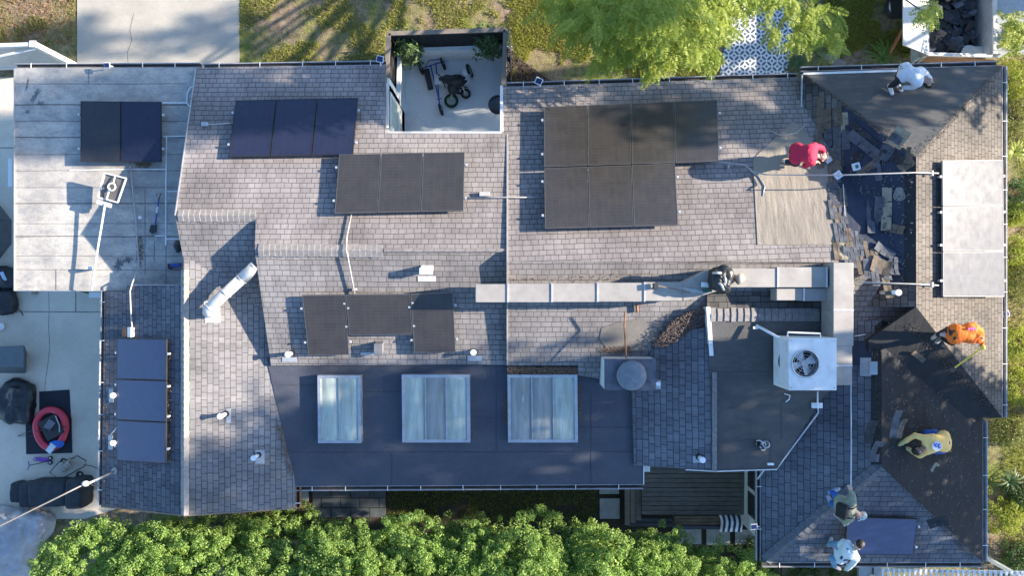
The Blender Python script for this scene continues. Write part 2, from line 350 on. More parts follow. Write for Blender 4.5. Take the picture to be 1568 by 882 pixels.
# ---------------- the house ----------------
H = thing('house', (0, 0, 0), 'sprawling low house with shingled gables, flat membrane roofs and roofing work under way', 'house')
PL = {}
PL['A'] = Plane((22, 105, 2.70), (281, 105, 2.70), (22, 445, 2.64))
PL['B'] = Plane((301, 103, 2.75), (590, 102, 2.75), (392, 330, 3.86))
PL['B1'] = Plane((268, 330, 3.86), (392, 330, 3.86), (300, 505, 3.07))
PL['B2'] = Plane((390, 383, 4.09), (777, 385, 4.09), (415, 560, 3.30))
PL['C'] = Plane((777, 133, 2.85), (1225, 120, 2.85), (900, 400, 4.22))
PL['CS'] = Plane((777, 400, 4.22), (1300, 400, 4.22), (777, 558, 3.42))
PL['J'] = Plane((415, 560, 3.22), (885, 575, 3.22), (452, 745, 3.05))
PL['KW'] = Plane((283, 400, 3.6), (283, 790, 3.6), (158, 600, 2.62))
PL['KE'] = Plane((283, 400, 3.6), (283, 790, 3.6), (440, 680, 3.1))
PL['EN'] = Plane((1228, 110, 3.05), (1535, 100, 3.1), (1403, 240, 4.45))
PL['EE'] = Plane((1403, 240, 4.45), (1535, 100, 3.1), (1403, 470, 4.45))
PL['EW'] = Plane((1228, 110, 3.05), (1403, 240, 4.45), (1403, 470, 4.45))
PL['ES'] = Plane((1403, 470, 4.45), (1535, 640, 3.1), (1330, 640, 3.08))
PL['G'] = Plane((1083, 482, 4.08), (1262, 482, 4.08), (1097, 720, 3.75))
PL['HN'] = Plane((1083, 482, 4.08), (1262, 482, 4.08), (1083, 440, 3.98))
PL['I'] = Plane((1097, 482, 4.08), (1097, 720, 3.75), (970, 640, 3.28))
PL['FE'] = Plane((1350, 490, 4.0), (1350, 715, 4.0), (1505, 760, 2.9))
PL['FW'] = Plane((1350, 490, 4.0), (1350, 715, 4.0), (1166, 800, 2.85))
PL['FS'] = Plane((1350, 715, 4.0), (1505, 862, 2.9), (1168, 862, 2.87))
def roof(key, outline, mat, name='roof_slope', th=0.12, label=None, course=None):
    m = MB(); m.prism([PL[key].at(x, y) for x, y in outline], th)
    o = m.build(name, mat, H)
    if label: o['label'] = label
    if course is not None:      # lay the shingle courses along this direction
        n_ = PL[key].n; u = (Vector(course)-n_*n_.dot(Vector(course))).normalized(); v = n_.cross(u)
        for l in o.data.loops:
            c = o.data.vertices[l.vertex_index].co; o.data.uv_layers[0].data[l.index].uv = (c.dot(u), c.dot(v))
    return o
roof('A', [(22, 104), (306, 103), (306, 131), (310, 150), (310, 445), (22, 445)], WHITEROOF, 'flat_roof', 0.16, 'white coated flat roof with rolled seams')
roof('B', [(301, 104), (590, 99), (590, 204), (777, 204), (777, 384), (390, 383), (392, 331), (268, 330)], SH)
roof('B1', [(268, 330), (393, 330), (415, 372), (425, 530), (400, 505), (281, 398)], SHG)
roof('B2', [(390, 383), (777, 384), (777, 559), (415, 560)], SHG)
roof('C', [(768, 133), (1226, 118), (1400, 392), (1403, 402), (777, 400), (777, 206), (768, 206)], SH)
roof('CS', [(777, 400), (1403, 400), (1403, 492), (1305, 495), (1240, 560), (990, 592), (885, 575), (885, 560), (777, 560)], SHG)
roof('J', [(408, 548), (1010, 560), (1000, 712), (985, 712), (985, 742), (452, 745)], DARKFLAT, 'flat_roof', 0.14, 'dark blue grey membrane flat roof with three skylights')
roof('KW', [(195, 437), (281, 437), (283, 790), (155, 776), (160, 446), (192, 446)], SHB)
roof('KE', [(281, 398), (400, 405), (430, 560), (452, 745), (452, 779), (283, 790)], SHG)
roof('EN', [(1227, 110), (1535, 100), (1403, 240)], NFELT, 'felted_roof_slope', label='hip stripped down to grey felt')
roof('EE', [(1403, 240), (1535, 100), (1535, 640), (1403, 470)], SHE)
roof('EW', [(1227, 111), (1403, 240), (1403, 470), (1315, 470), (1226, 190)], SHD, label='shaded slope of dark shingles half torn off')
roof('ES', [(1403, 470), (1535, 640), (1330, 640), (1330, 520)], BLACKFELT, 'felted_roof_slope')
roof('G', [(1083, 482), (1275, 482), (1278, 590), (1255, 616), (1190, 718), (1097, 721), (1086, 560)], GFLAT, 'flat_roof', 0.30, 'cracked grey membrane flat roof under the cooling unit')
roof('HN', [(1083, 482), (1275, 482), (1275, 436), (1083, 436)], SHD)
roof('I', [(1090, 500), (1097, 560), (1097, 721), (971, 713), (968, 590), (1003, 528), (1060, 505)], SHB, course=(0, -1, 0))
roof('FE', [(1350, 490), (1420, 520), (1505, 640), (1505, 862), (1350, 715)], BLACKFELT, 'felted_roof_slope', label='slope stripped down to black felt')
roof('FW', [(1305, 492), (1350, 490), (1350, 715), (1168, 862), (1166, 718), (1180, 690), (1240, 590)], SHB)
roof('FS', [(1350, 715), (1505, 862), (1168, 862)], SHB)
# walls under the roofs
def wall(pts, z1, mat=STUCCO, name='wall', z0=0.0):
    m = MB(); m.prism([Vector((x, y, z1)) for x, y in pts], z1-z0); return m.build(name, mat, H)
def XY(px, py, z): v = P(px, py, z); return (v.x, v.y)
wall([(-12.0, 4.9), (-4.4, 4.9), (-3.0, 5.0), (-3.0, 1.6), (-7.35, 1.3), (-7.35, 0.1), (-12.0, 0.1)], 2.5)
wall([(-7.2, 1.4), (-2.9, 3.4), (-0.3, 3.4), (-0.3, -1.6), (-5.35, -1.6), (-5.35, 0.0), (-7.2, 0.0)], 3.0)
wall([(-9.55, 0.0), (-5.6, 0.0), (-5.3, -4.9), (-9.55, -4.9)], 2.5)
wall([(-5.3, -1.7), (3.3, -1.7), (3.3, -4.4), (-5.2, -4.4)], 2.85)
wall([(-0.1, 4.5), (6.9, 4.7), (11.0, 4.7), (11.0, -2.5), (0.2, -1.6)], 2.7)
wall([(3.4, -1.0), (7.2, -1.0), (5.8, -4.0), (3.4, -4.1)], 3.2)
wall([(6.4, -1.5), (10.9, -1.5), (10.9, -6.5), (6.35, -6.5)], 2.6)
# west gable wall of the raised part
m = MB(); a, b_, c = PL['B2'].at(392, 383, -0.02), PL['B2'].at(414, 556, -0.02), PL['B'].at(393, 331, -0.02)
for s in (0,):
    pts = [c, a, b_]; low = [Vector((p.x+0.05, p.y, 2.6)) for p in pts]; pts = [p+Vector((0.05, 0, -0.1)) for p in pts]
    m.add(pts+low, [(0, 1, 4, 3), (1, 2, 5, 4), (2, 1, 0), (3, 4, 5)])
m.build('gable_wall', plain('grey_siding', (0.22, 0.24, 0.27), 0.8), H)
# ridge caps: overlapping folded tabs
def ridge_caps(a, b, n1, n2, mat, wd=0.15, step=0.125, parent=H, name='ridge_cap'):
    a = Vector(a); b = Vector(b); d = b-a; L = d.length; d.normalize(); n = int(L/step); m = MB()
    d1 = (Vector(n1).cross(d)); d1 = d1 if d1.z < 0 else -d1; d2 = Vector(n2).cross(d); d2 = d2 if d2.z < 0 else -d2
    d1.normalize(); d2.normalize()
    if d1.dot(d2) > 0.999: d2 = -d1
    for i in range(n):
        p = a+d*step*i; q = p+d*step*random.uniform(1.0, 1.04); w1 = wd*random.uniform(.93, 1.05)
        lift0, lift1 = Vector((0, 0, 0.042)), Vector((0, 0, 0.018))
        top = [p+d1*w1+lift0, p+lift0+Vector((0, 0, .012)), p+d2*w1+lift0, q+d1*w1+lift1, q+lift1+Vector((0, 0, .012)), q+d2*w1+lift1]
        bot = [t - Vector((0, 0, 0.016)) for t in top]
        m.add(top+bot, [(0, 1, 4, 3), (1, 2, 5, 4), (6, 9, 10, 7), (7, 10, 11, 8), (0, 6, 7, 1), (1, 7, 8, 2), (3, 4, 10, 9), (4, 5, 11, 10), (0, 3, 9, 6), (2, 8, 11, 5)])
    return m.build(name, mat, parent)
up = Vector((0, 0, 1))
ridge_caps(PL['B'].at(392, 330), PL['B'].at(269, 330), PL['B'].n, PL['B1'].n, CAPM)
ridge_caps(PL['B'].at(586, 384), PL['B'].at(391, 383), PL['B'].n, PL['B2'].n, CAPM)
ridge_caps(PL['KW'].at(283, 789), PL['KW'].at(283, 404), PL['KW'].n, PL['KE'].n, CAPM, 0.10, 0.16)
ridge_caps(PL['G'].at(1088, 482), PL['G'].at(1262, 482), PL['G'].n, PL['HN'].n, CAPG, 0.15, 0.15)
ridge_caps(PL['G'].at(1097, 720), PL['G'].at(1097, 560), PL['I'].n, PL['G'].n, CAPG, 0.10, 0.15)
ridge_caps(PL['FW'].at(1172, 859), PL['FW'].at(1345, 717), PL['FW'].n, PL['FS'].n, plain('slate_cap', (0.13, 0.135, 0.145), .95, var=.3, scale=12), 0.15, 0.17)
# soft worn ridge of the east part
m = MB(); m.tube([PL['B'].at(588+i*19, 383.5, -0.01) for i in range(11)], 0.05, 8); m.build('ridge_cap', SH, H)
# rake trim between the two gable parts
m = MB(); pts = [PL['C'].at(777, y, 0.02) for y in (206, 260, 320, 398)] + [PL['CS'].at(777, y, 0.02) for y in (402, 430, 480, 520, 559)]
for p, q in zip(pts, pts[1:]): m.beam(p, q, 0.035, 0.05)
m.build('rake_trim', plain('rake_flashing', (0.33, 0.31, 0.30), 0.6, dirt=(.15, .1, .06)), H)
GUTL = plain('light_gutter', (.46, .46, .46), .5, var=.2, dirt=(.15, .13, .11), dirt_amt=.6)
# gutters: trough with a dark floor colour, bright lip and hangers
def gutter(pts, side, wd=0.11, hang=0.9, mat=GUT):
    """pts on the eave edge; side = +1/-1 picks the outward normal"""
    ob = MB()
    for a, b in zip(pts, pts[1:]):
        d = (b-a).normalized(); o = Vector((d.y, -d.x, 0)).normalized()*side
        a0 = a+Vector((0, 0, -0.06)); b0 = b+Vector((0, 0, -0.06))
        ob.beam(a0+o*wd+Vector((0, 0, 0)), b0+o*wd, 0.018, 0.10, 0); ob.beam(a0+o*0.012, b0+o*0.012, 0.014, 0.09, 0)
        ob.beam(a0+o*wd/2+Vector((0, 0, -0.045)), b0+o*wd/2+Vector((0, 0, -0.045)), wd, 0.01, 1)
        L = (b-a).length; k = 0.4
        while k < L:
            q = a+d*k; ob.beam(q+o*0.0+Vector((0, 0, -0.0)), q+o*(wd+.01)+Vector((0, 0, -0.003)), 0.016, 0.010, 2); k += hang*random.uniform(.85, 1.15)
    return ob.build('gutter', [mat, GUTD, WHITE], H)
gutter([PL['A'].at(22, 104), PL['A'].at(306, 102.5)], -1)
gutter([PL['B'].at(310, 104), PL['B'].at(590, 99)], -1)
gutter([PL['C'].at(776, 133), PL['C'].at(1222, 118.5)], -1)
gutter([PL['EN'].at(1227, 109), PL['EN'].at(1530, 100)], -1)
gutter([PL['KW'].at(156, 776), PL['KW'].at(160.5, 447)], -1, mat=GUTL)
gutter([PL['J'].at(452, 745), PL['J'].at(985, 742)], 1)
gutter([PL['KE'].at(452, 745), PL['KE'].at(452, 779)], -1, mat=RUST)
gutter([PL['EE'].at(1535, 100), PL['EE'].at(1535, 640)], -1, mat=GUTL)
gutter([PL['FE'].at(1505, 645), PL['FE'].at(1505, 861)], -1, mat=GUTL)
gutter([PL['FS'].at(1168, 862), PL['FS'].at(1507, 862)], 1)
gutter([PL['FW'].at(1166, 720), PL['FW'].at(1166, 860)], 1)
# fascias and drip edges
def strip(pts, mat, wd=0.03, h=0.03, name='drip_edge'):
    m = MB()
    for p, q in zip(pts, pts[1:]): m.beam(p, q, wd, h)
    return m.build(name, mat, H)
strip([PL['A'].at(22, 105, .02), PL['A'].at(22, 445, .02), PL['A'].at(160, 445.5, .02)], METAL, .02, .03)
strip([PL['KW'].at(155, 776, .01), PL['KW'].at(283, 790, .01)], WOODG); strip([PL['KE'].at(283, 790, .01), PL['KE'].at(451, 779, .01)], WOODG)
strip([PL['B'].at(300, 106, .02), PL['B'].at(268, 330, .02)], METAL, .02, .03)
strip([PL['EN'].at(1230, 112.5, .02), PL['EN'].at(1385, 107.5, .02)], WHITE, .05, .02)
strip([PL['EW'].at(1228, 113, .02), PL['EW'].at(1226.5, 172, .02)], METAL, .03, .05)
strip([PL['G'].at(1097, 722, 0), PL['G'].at(1189, 719, 0)], WHITE, .02, .05); strip([PL['I'].at(1050, 719.5, 0), PL['I'].at(1096, 722, 0)], WHITE, .02, .05)
strip([PL['J'].at(985.5, 712, 0), PL['J'].at(985.5, 742, 0)], WHITE, .02, .04)
m = MB(); a, b_ = PL['G'].at(1085, 470, 0.04), PL['G'].at(1090, 545, 0.03); m.hexa([p+Vector(k) for p, k in ((a, (-.05, 0, -.5)), (b_, (-.05, 0, -.45)), (b_, (.04, 0, -.45)), (a, (.04, 0, -.5)))], [p+Vector(k) for p, k in ((a, (-.05, 0, 0)), (b_, (-.05, 0, 0)), (b_, (.04, 0, 0)), (a, (.04, 0, 0)))])
m.build('fascia', WHITE, H)
# seams of the rolled roofing, tar and sealant lines
SEAM = plain('seam_dark', (0.10, 0.10, 0.10), 1); SEAL = plain('white_sealant', (0.78, 0.77, 0.74), 0.6);  # dark seam lines, pale sealant
random.seed(3)
for y in (128, 160, 185, 210, 236, 261, 287, 311, 342, 362, 392, 413):
    m = MB(); xs = [22.5+i*43 for i in range(6)]+[286 if y < 300 else 281]; ys = [y+random.uniform(-.5, .5) for _ in xs]
    m.tube([PL['A'].at(x, yy, .002) for x, yy in zip(xs, ys)], 0.005 if y not in (160, 210, 311, 362) else .010, 5); m.build('roofing_seam', SEAM, H)
for x, y0, y1 in ((136, 105, 128), (254, 362, 436), (222, 287, 420), (86, 413, 445), (236, 370, 400)): MB().beam(PL['A'].at(x, y0, .004), PL['A'].at(x, y1, .004), 0.006, 0.008).build('roofing_seam', SEAM, H)
def sealant(pts, key, wd=0.022):
    m = MB(); q = [PL[key].at(x, y, .008) for x, y in pts]
    for a, b in zip(q, q[1:]): m.beam(a, b, wd*random.uniform(.8, 1.2), 0.012)
    return m.build('sealant_line', SEAL, H)
sealant([(303, 107), (303, 131), (292, 133), (287, 142), (286, 157), (293, 166)], 'A', .035); sealant([(249, 157), (286, 157)], 'A', .03); sealant([(249, 209), (287, 208)], 'A', .03)
sealant([(255, 209), (254, 290), (254, 362), (254, 376)], 'A', .03); sealant([(106, 260.5), (140, 260), (204, 259), (254, 259)], 'A', .022); sealant([(237, 361), (254, 361)], 'A', .025)
sealant([(254, 366), (275, 366)], 'A', .025); sealant([(256, 293), (275, 293)], 'A', .02); sealant([(203, 436.5), (240, 436.5), (279, 437)], 'A', .03)
for (x0, y0, x1, y1) in ((1090, 519, 1180, 517.5), (1104, 570, 1178, 570), (1104, 626, 1190, 622), (1104, 678, 1180, 673), (1180, 673, 1180, 720), (1197, 615, 1197, 672)):
    MB().beam(PL['G'].at(x0, y0, .004), PL['G'].at(x1, y1, .004), 0.012, 0.01).build('roofing_seam', SEAM, H)
LAP = plain('membrane_lap', (.05, .055, .07), .8, var=.3)
for (x0, y0, x1, y1) in ((425, 590, 484, 590), (556, 600, 613, 600), (440, 693, 985, 692), (600, 692, 600, 744), (760, 562, 760, 692), (905, 600, 905, 742), (722, 640, 775, 640), (887, 655, 968, 655)):
    MB().beam(PL['J'].at(x0, y0, .003), PL['J'].at(x1, y1, .003), 0.014, 0.008).build('roofing_seam', LAP, H)
# felt and underlayment sheets on stripped parts, one painted as ridge shade
def sheet(key, pts, mat, off=0.012, name='felt_sheet', label=None, th=0.01):
    m = MB(); m.prism([PL[key].at(x, y, off) for x, y in pts], th); o = m.build(name, mat, H)
    if label: o['label'] = label
    return o
sheet('C', [(1213, 186), (1226, 192), (1262, 240), (1292, 300), (1298, 374), (1160, 375), (1153, 243)], FELT, .014, label='wrinkled tan felt laid over the bare slope')
sheet('C', [(1262, 236), (1310, 262), (1360, 330), (1400, 388), (1400, 398), (1310, 398), (1300, 374), (1293, 300)], UNDER, .010, 'underlayment_shade_sheet')  # dark blue sheet stands in for the east ridge's shade here
sheet('EW', [(1290, 160), (1332, 192), (1401, 243), (1401, 432), (1335, 432), (1318, 380), (1296, 300)], UNDER, .012, 'underlayment_shade_sheet', 'blue black underlayment exposed where shingles are gone')
sheet('EE', [(1405, 244), (1535, 104), (1533, 150), (1420, 262), (1405, 262)], SHE, .004, 'shingle_patch')
sheet('CS', [(985, 487), (1003, 515), (985, 533), (930, 535), (918, 520), (921, 503), (945, 494)], rolled('smooth_patch', (.21, .19, .165), [(3, .5, .75, .5, (.13, .12, .105), None)], lum=.4), .012, 'patch_sheet', 'smooth tan patch on the shingles above the cooler box')
sheet('FW', [(1340, 500), (1350, 492), (1350, 712), (1334, 712), (1334, 600)], BLACKFELT, .012)
sheet('FW', [(1300, 522), (1334, 522), (1336, 560), (1300, 560)], UNDER, .010, 'underlayment_shade_sheet')
sheet('EW', [(1386, 245), (1401, 243), (1401, 432), (1384, 432)], BLACKFELT, .016)
STAIN = plain('roof_stain', (.13, .135, .14), .95, var=.5, scale=14)
for (cx, cy, rx_, ry_, tl) in ((54, 146, 4, 10, .5), (42, 128, 1.5, 8, .2), (62, 158, 5, 3, 0), (42, 171, 3.5, 2.5, 0), (182, 405, 7, 9, .3), (196, 398, 6, 5, .2)):
    pts = []
    for k in range(22):
        a = 2*math.pi*k/22; r_ = 1+.45*math.sin(k*2.7+cx)+.2*math.sin(k*5.1); x_, y_ = rx_*math.cos(a)*r_, ry_*math.sin(a)*r_; pts.append((cx+x_-y_*tl, cy+y_))
    sheet('A', pts, STAIN, .004, 'stain', th=.003)
# skylights
def sky_mat(name, c, streak=1.0):
    m, t, b = nodes(name); cc = coord(t)
    n = ramp(t, noise_(t, cc, 3.0, 5, 0.6, (3.0, 0.35, 1)), 0.35, 0.7); col = mixc(t, n, tuple(k*.75 for k in c), tuple(min(1, k*1.2) for k in c))
    f = ramp(t, noise_(t, cc, 2.0, 6, 0.75, (4, .5, 1)), 0.60, 0.74, 0, 0.7*streak); col = mixc(t, f, col, (0.8, 0.84, 0.82))
    f2 = ramp(t, noise_(t, cc, 7, 5, 0.7), 0.62, 0.76, 0, 0.5); col = mixc(t, f2, col, (0.2, 0.19, 0.15))
    t.links.new(col, b.inputs['Base Color']); b.inputs['Roughness'].default_value = 0.28; b.inputs['Transmission Weight'].default_value = 0.0
    b.inputs['Specular IOR Level'].default_value = 0.5; return m
SKM = [sky_mat('aqua_fibreglass', (0.43, 0.475, 0.40)), sky_mat('grey_fibreglass', (0.30, 0.31, 0.285), .7)]
def skylight(x0, y0, x1, y1, cells, label, dirty=False):
    pl = PL['J']; c = pl.at((x0+x1)/2, (y0+y1)/2); 
    hh = 0.20
    q = [pl.at(x0, y0, hh), pl.at(x1, y0, hh), pl.at(x1+1, y1, hh), pl.at(x0+1, y1, hh)]
    m = MB(); fw = .07
    ring_o = q; cc = sum(q, Vector())/4
    inn = []
    ax = (q[1]-q[0]).normalized(); ay = (q[3]-q[0]).normalized()
    inn = [q[0]+ax*fw+ay*fw, q[1]-ax*fw+ay*fw, q[2]-ax*fw-ay*fw, q[3]+ax*fw-ay*fw]
    for i in range(4):
        j = (i+1) % 4; a, b, c1, d = q[i], q[j], inn[j], inn[i]; dz = Vector((0, 0, .22))
        m.hexa([d-dz, c1-dz, b-dz, a-dz], [d, c1, b, a])
    fr = m.build('skylight', METAL, H); fr['label'] = label
    tot = sum(k for k, _ in cells); u = 0
    for i, (wd, mi) in enumerate(cells):
        a = inn[0].lerp(inn[1], u/tot); b = inn[0].lerp(inn[1], (u+wd)/tot); c1 = inn[3].lerp(inn[2], (u+wd)/tot); d = inn[3].lerp(inn[2], u/tot); u += wd
        n = 6; vs = []; fs = []      # shallow barrel
        for r in range(n+1):
            f = r/n; lift = math.sin(math.pi*f)*0.035-0.03
            vs += [a.lerp(b, f)+Vector((0, 0, lift)), d.lerp(c1, f)+Vector((0, 0, lift))]
        fs = [(2*r, 2*r+1, 2*r+3, 2*r+2) for r in range(n)]
        mesh_obj('pane', vs, fs, SKM[mi], fr, True)
        if i:
            MB().beam(a+Vector((0, 0, .0)), d+Vector((0, 0, .0)), .025, .03).build('glazing_bar', METAL, fr)
skylight(486, 575, 552, 679, [(1, 0), (1, 0)], 'narrow two-pane skylight, nearest the left shingled gable')
skylight(615, 574, 719, 678, [(1, 0), (1, 1), (1, 0)], 'wide three-pane skylight with grey middle pane, between the other two')
skylight(777, 574, 884, 678, [(1, 1), (1, 1), (1, 0)], 'three-pane skylight with peeling frame and leaf litter above it')
# ---------------- solar panels ----------------
def panel_mat(name, c, line, dust, rough):
    m, t, b = nodes(name); uv = coord(t, 'UV')
    br = N(t, 'ShaderNodeTexBrick', offset=0.0)
    t.links.new(uv, br.inputs['Vector'])
    for k, x in (('Scale', 1.0), ('Mortar Size', 0.002), ('Mortar Smooth', 0.3), ('Brick Width', 0.158), ('Row Height', 0.079)): br.inputs[k].default_value = x
    br.inputs['Color1'].default_value = (*c, 1); br.inputs['Color2'].default_value = (*[k*1.15 for k in c], 1); br.inputs['Mortar'].default_value = (*line, 1)
    cc = coord(t); f = ramp(t, noise_(t, cc, 2.2, 7, 0.75), 0.35, 0.75, dust*0.35, dust)
    col = mixc(t, f, br.outputs[0], (0.32, 0.26, 0.2))
    g = ramp(t, noise_(t, cc, 60, 3, 0.8), 0.62, 0.75, 0, dust*1.4); col = mixc(t, g, col, (0.4, 0.35, 0.28))
    t.links.new(col, b.inputs['Base Color']); t.links.new(ramp(t, noise_(t, cc, 5, 4), 0.3, 0.7, rough*0.8, rough*1.2), b.inputs['Roughness'])
    b.inputs['Coat Weight'].default_value = 0.35 if c[0] < .05 else 0.0; b.inputs['Specular IOR Level'].default_value = 0.5 if c[0] < .05 else 0.06; b.inputs['Coat Roughness'].default_value = 0.12; return m
PM = {'navy': panel_mat('skylit_navy_solar_glass', (0.010, 0.013, 0.036), (0.028, 0.033, 0.06), 0.03, 0.3), 'brown': panel_mat('dusty_solar_glass', (0.021, 0.020, 0.021), (0.062, 0.055, 0.05), 0.085, 0.4),  # navy is the copy for shaded panels, reflected sky put into its colour
      'blue': panel_mat('skylit_blue_solar_glass', (0.012, 0.020, 0.085), (0.02, 0.032, 0.12), 0.02, 0.3),  # bluer shaded copy, sky reflection put into the glass colour
      'dark': panel_mat('black_solar_glass', (0.020, 0.022, 0.026), (0.025, 0.027, 0.03), 0.04, 0.3),
      'pale': panel_mat('painted_glare_glass', (0.12, 0.127, 0.142), (0.16, 0.16, 0.17), 0.14, 0.20)}  # pale base colour stands in for sun and sky glare
FRM = plain('panel_frame', (0.16, 0.155, 0.15), 0.4, 0.6); FRB = plain('black_panel_frame', (0.03, 0.03, 0.03), 0.4, 0.3)
GALV = plain('rail_clip', (0.6, 0.6, 0.6), 0.4, 0.5)
def panel(q, mt, label, group, fm=FRB, clips=True, portrait=True):
    """q: four corners (tl, tr, br, bl) of the glass side"""
    c = sum(q, Vector())/4; t = thing('solar_module', c, label, 'solar panel', group)
    ax = (q[1]-q[0]).normalized(); ay = (q[3]-q[0]).normalized(); n = ay.cross(ax); n = n if n.z > 0 else -n
    g = 0.008; o = [q[0]+ax*g+ay*g, q[1]-ax*g+ay*g, q[2]-ax*g-ay*g, q[3]+ax*g-ay*g]
    fw = 0.014; inn = [o[0]+ax*fw+ay*fw, o[1]-ax*fw+ay*fw, o[2]-ax*fw-ay*fw, o[3]+ax*fw-ay*fw]
    m = MB(); dn = n*0.038; u = n*0.004
    for i in range(4):
        j = (i+1) % 4
        m.hexa([inn[i]-dn, inn[j]-dn, o[j]-dn, o[i]-dn], [inn[i]+u, inn[j]+u, o[j]+u, o[i]+u])
    m.build('frame', fm, t)
    vs = [*inn, *[p-n*0.03 for p in inn]]
    o_ = mesh_obj('glass', vs, [(3, 2, 1, 0), (4, 5, 6, 7), (0, 1, 5, 4), (1, 2, 6, 5), (2, 3, 7, 6), (3, 0, 4, 7)], mt, t)
    return t
def array(key, corners, cols, rows, off, mt, labels, group, fm=FRB, skip=(), edge_clips=None, tilt=None):
    pl = PL[key]; c4 = [pl.at(x, y, off if tilt is None else tilt[i]) for i, (x, y) in enumerate(corners)]
    k = 0
    def bl(u, v): return c4[0].lerp(c4[1], u).lerp(c4[3].lerp(c4[2], u), v)
    for r in range(rows):
        for c in range(cols):
            if (r, c) in skip: continue
            q = [bl(c/cols, r/rows), bl((c+1)/cols, r/rows), bl((c+1)/cols, (r+1)/rows), bl(c/cols, (r+1)/rows)]
            panel(q, mt[k] if isinstance(mt, (list, tuple)) else mt, labels[k], group, fm); k += 1
    # mounting rails under the array (one thing)
    nrm = pl.n
    for i, v in enumerate((0.22, 0.78)) if rows == 1 else enumerate((0.12, 0.38, 0.62, 0.88)):
        a, b = bl(0.0, v), bl(1.0 if not any(s[0] == int(v*rows) for s in skip) else (cols-1)/cols, v)
        d = (b-a).normalized(); a2 = a-d*0.03-nrm*0.07; b2 = b+d*0.03-nrm*0.07
        r_ = thing('mounting_track', a2, f"metal rail under the {group}, {['upper','lower'][i] if rows == 1 else ['topmost','second','third','lowest'][i]} one", 'mounting rail', 'rails under the '+group)
        MB().beam(a2, b2, .04, .05).build('rail', METAL, r_)
        L = (b2-a2).length; s = .25
        while s < L:
            f = a2+d*s; h = (f - pl.at(0, 0)).dot(nrm); foot = f-nrm*max(0.02, (nrm.dot(f)-pl.d)); MB().beam(f, foot, .05, .05, up=d).build('foot', GALV, r_); s += 1.2
        for e in (a2-d*.01, b2+d*.01): MB().box(e+nrm*.05, (.045, .05, .05)).build('end_clip', GALV, r_)
ordn = ['left', 'middle', 'right']
g = 'panels on the white coated roof'
array('A', [(123, 154), (247, 155), (247, 248), (123, 248)], 2, 1, .22, [PM['dark'], PM['navy']], ['blackish green solar panel on the white roof, left of its pair', 'navy blue solar panel on the white roof, right of its pair'], g)
g = 'shaded panels on the upper left shingle slope'
array('B', [(361, 153), (548, 149), (541, 237), (350, 240)], 3, 1, .15, PM['navy'], [f'navy solar panel in the shaded upper left row of three, {x}' for x in ('leftmost', 'middle one', 'rightmost')], g)
g = 'sunlit panels below the courtyard'
array('B', [(519, 236), (712, 232), (710, 323), (512, 327)], 3, 1, .20, PM['brown'], [f'sunlit solar panel in the row below the courtyard, {x} one' for x in ordn], g, FRM)
g = 'large east slope array of seven panels'
array('C', [(833, 163), (1099, 152), (1101, 247), (833, 256)], 4, 1, .24, PM['brown'], [f'dusty solar panel, top row of the seven-panel array, {x}' for x in ('first from left', 'second from left', 'third from left under leaf shade', 'fourth, with nothing below it')], 'top row of the seven-panel array', FRM)
array('C', [(833, 257), (1034, 250), (1039, 345), (834, 350)], 3, 1, .24, PM['brown'], [f'dusty solar panel in the bottom row of the seven-panel array, {x} one' for x in ordn], 'bottom row of the seven-panel array', FRM)
g = 'u-shaped group of panels above the skylights'
array('B2', [(462, 452), (529, 451), (535, 544), (472, 545)], 1, 1, .16, PM['brown'], ['upright solar panel forming the left end of the u-shaped group'], 'upright panel of the u-shaped group at left', FRM)
array('B2', [(529, 451), (628, 450), (632, 513), (534, 514)], 1, 1, .16, PM['brown'], ['solar panel lying sideways in the middle of the u-shaped group'], 'sideways panel of the u-shaped group', FRM)
array('B2', [(628, 450), (694, 447), (698, 540), (634, 541)], 1, 1, .16, PM['brown'], ['upright solar panel at the right end of the u-shaped group, in duct shadow'], 'upright panel of the u-shaped group at right', FRM)
g = 'column of panels on the shaded west slope'
array('KW', [(179, 518), (255, 519), (254, 711), (178, 706)], 1, 3, .14, PM['blue'], [f'deep blue solar panel in the column beside the side driveway, {x}' for x in ('top', 'middle', 'bottom')], g)
g = 'glaring panels along the east eave'
FRP = plain('grey_panel_frame', (.22, .22, .23), .6)
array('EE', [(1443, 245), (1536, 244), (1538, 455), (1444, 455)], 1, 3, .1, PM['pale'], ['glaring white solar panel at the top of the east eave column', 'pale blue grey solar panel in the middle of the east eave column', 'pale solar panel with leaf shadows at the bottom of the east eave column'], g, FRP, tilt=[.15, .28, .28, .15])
g = 'single panel on the hip slope'
array('FS', [(1297, 792), (1406, 795), (1399, 851), (1293, 850)], 1, 1, .14, PM['blue'], ['single blue solar panel on the bottom hip slope beside the crouching men'], g)

# ---------------- ducts and cooling units ----------------
def duct(name, segs, z0, z1, label, flanges=()):
    t = thing(name, P(*segs[0][:2], z0), label, 'duct')
    for (x0, y0, x1, y1) in segs:
        a = [P(x, y, z1) for x, y in ((x0, y1), (x1, y1), (x1, y0), (x0, y0))]; m = MB()
        m.hexa([Vector((p.x, p.y, z0)) for p in a], a); m.build('duct_section', DUCT, t, bevel=.01)
    for (x0, y0, x1, y1) in flanges:
        m = MB(); m.beam(P(x0, y0, z1+.008), P(x1, y1, z1+.008), .03, .025); m.build('flange', GALV, t)
    return t
duct('roof_duct', [(728, 435, 777.5, 463), (777.5, 434.5, 845, 463), (845, 434, 915, 462.5), (915, 433, 987, 462), (987, 432, 1046, 461)], 4.1, 4.52, 'long tan sheet metal duct running west along the ridge in jointed sections', [(777.5, 434, 777.5, 463), (845, 433.5, 845, 463), (915, 433, 915, 462.5), (987, 432, 987, 462)])
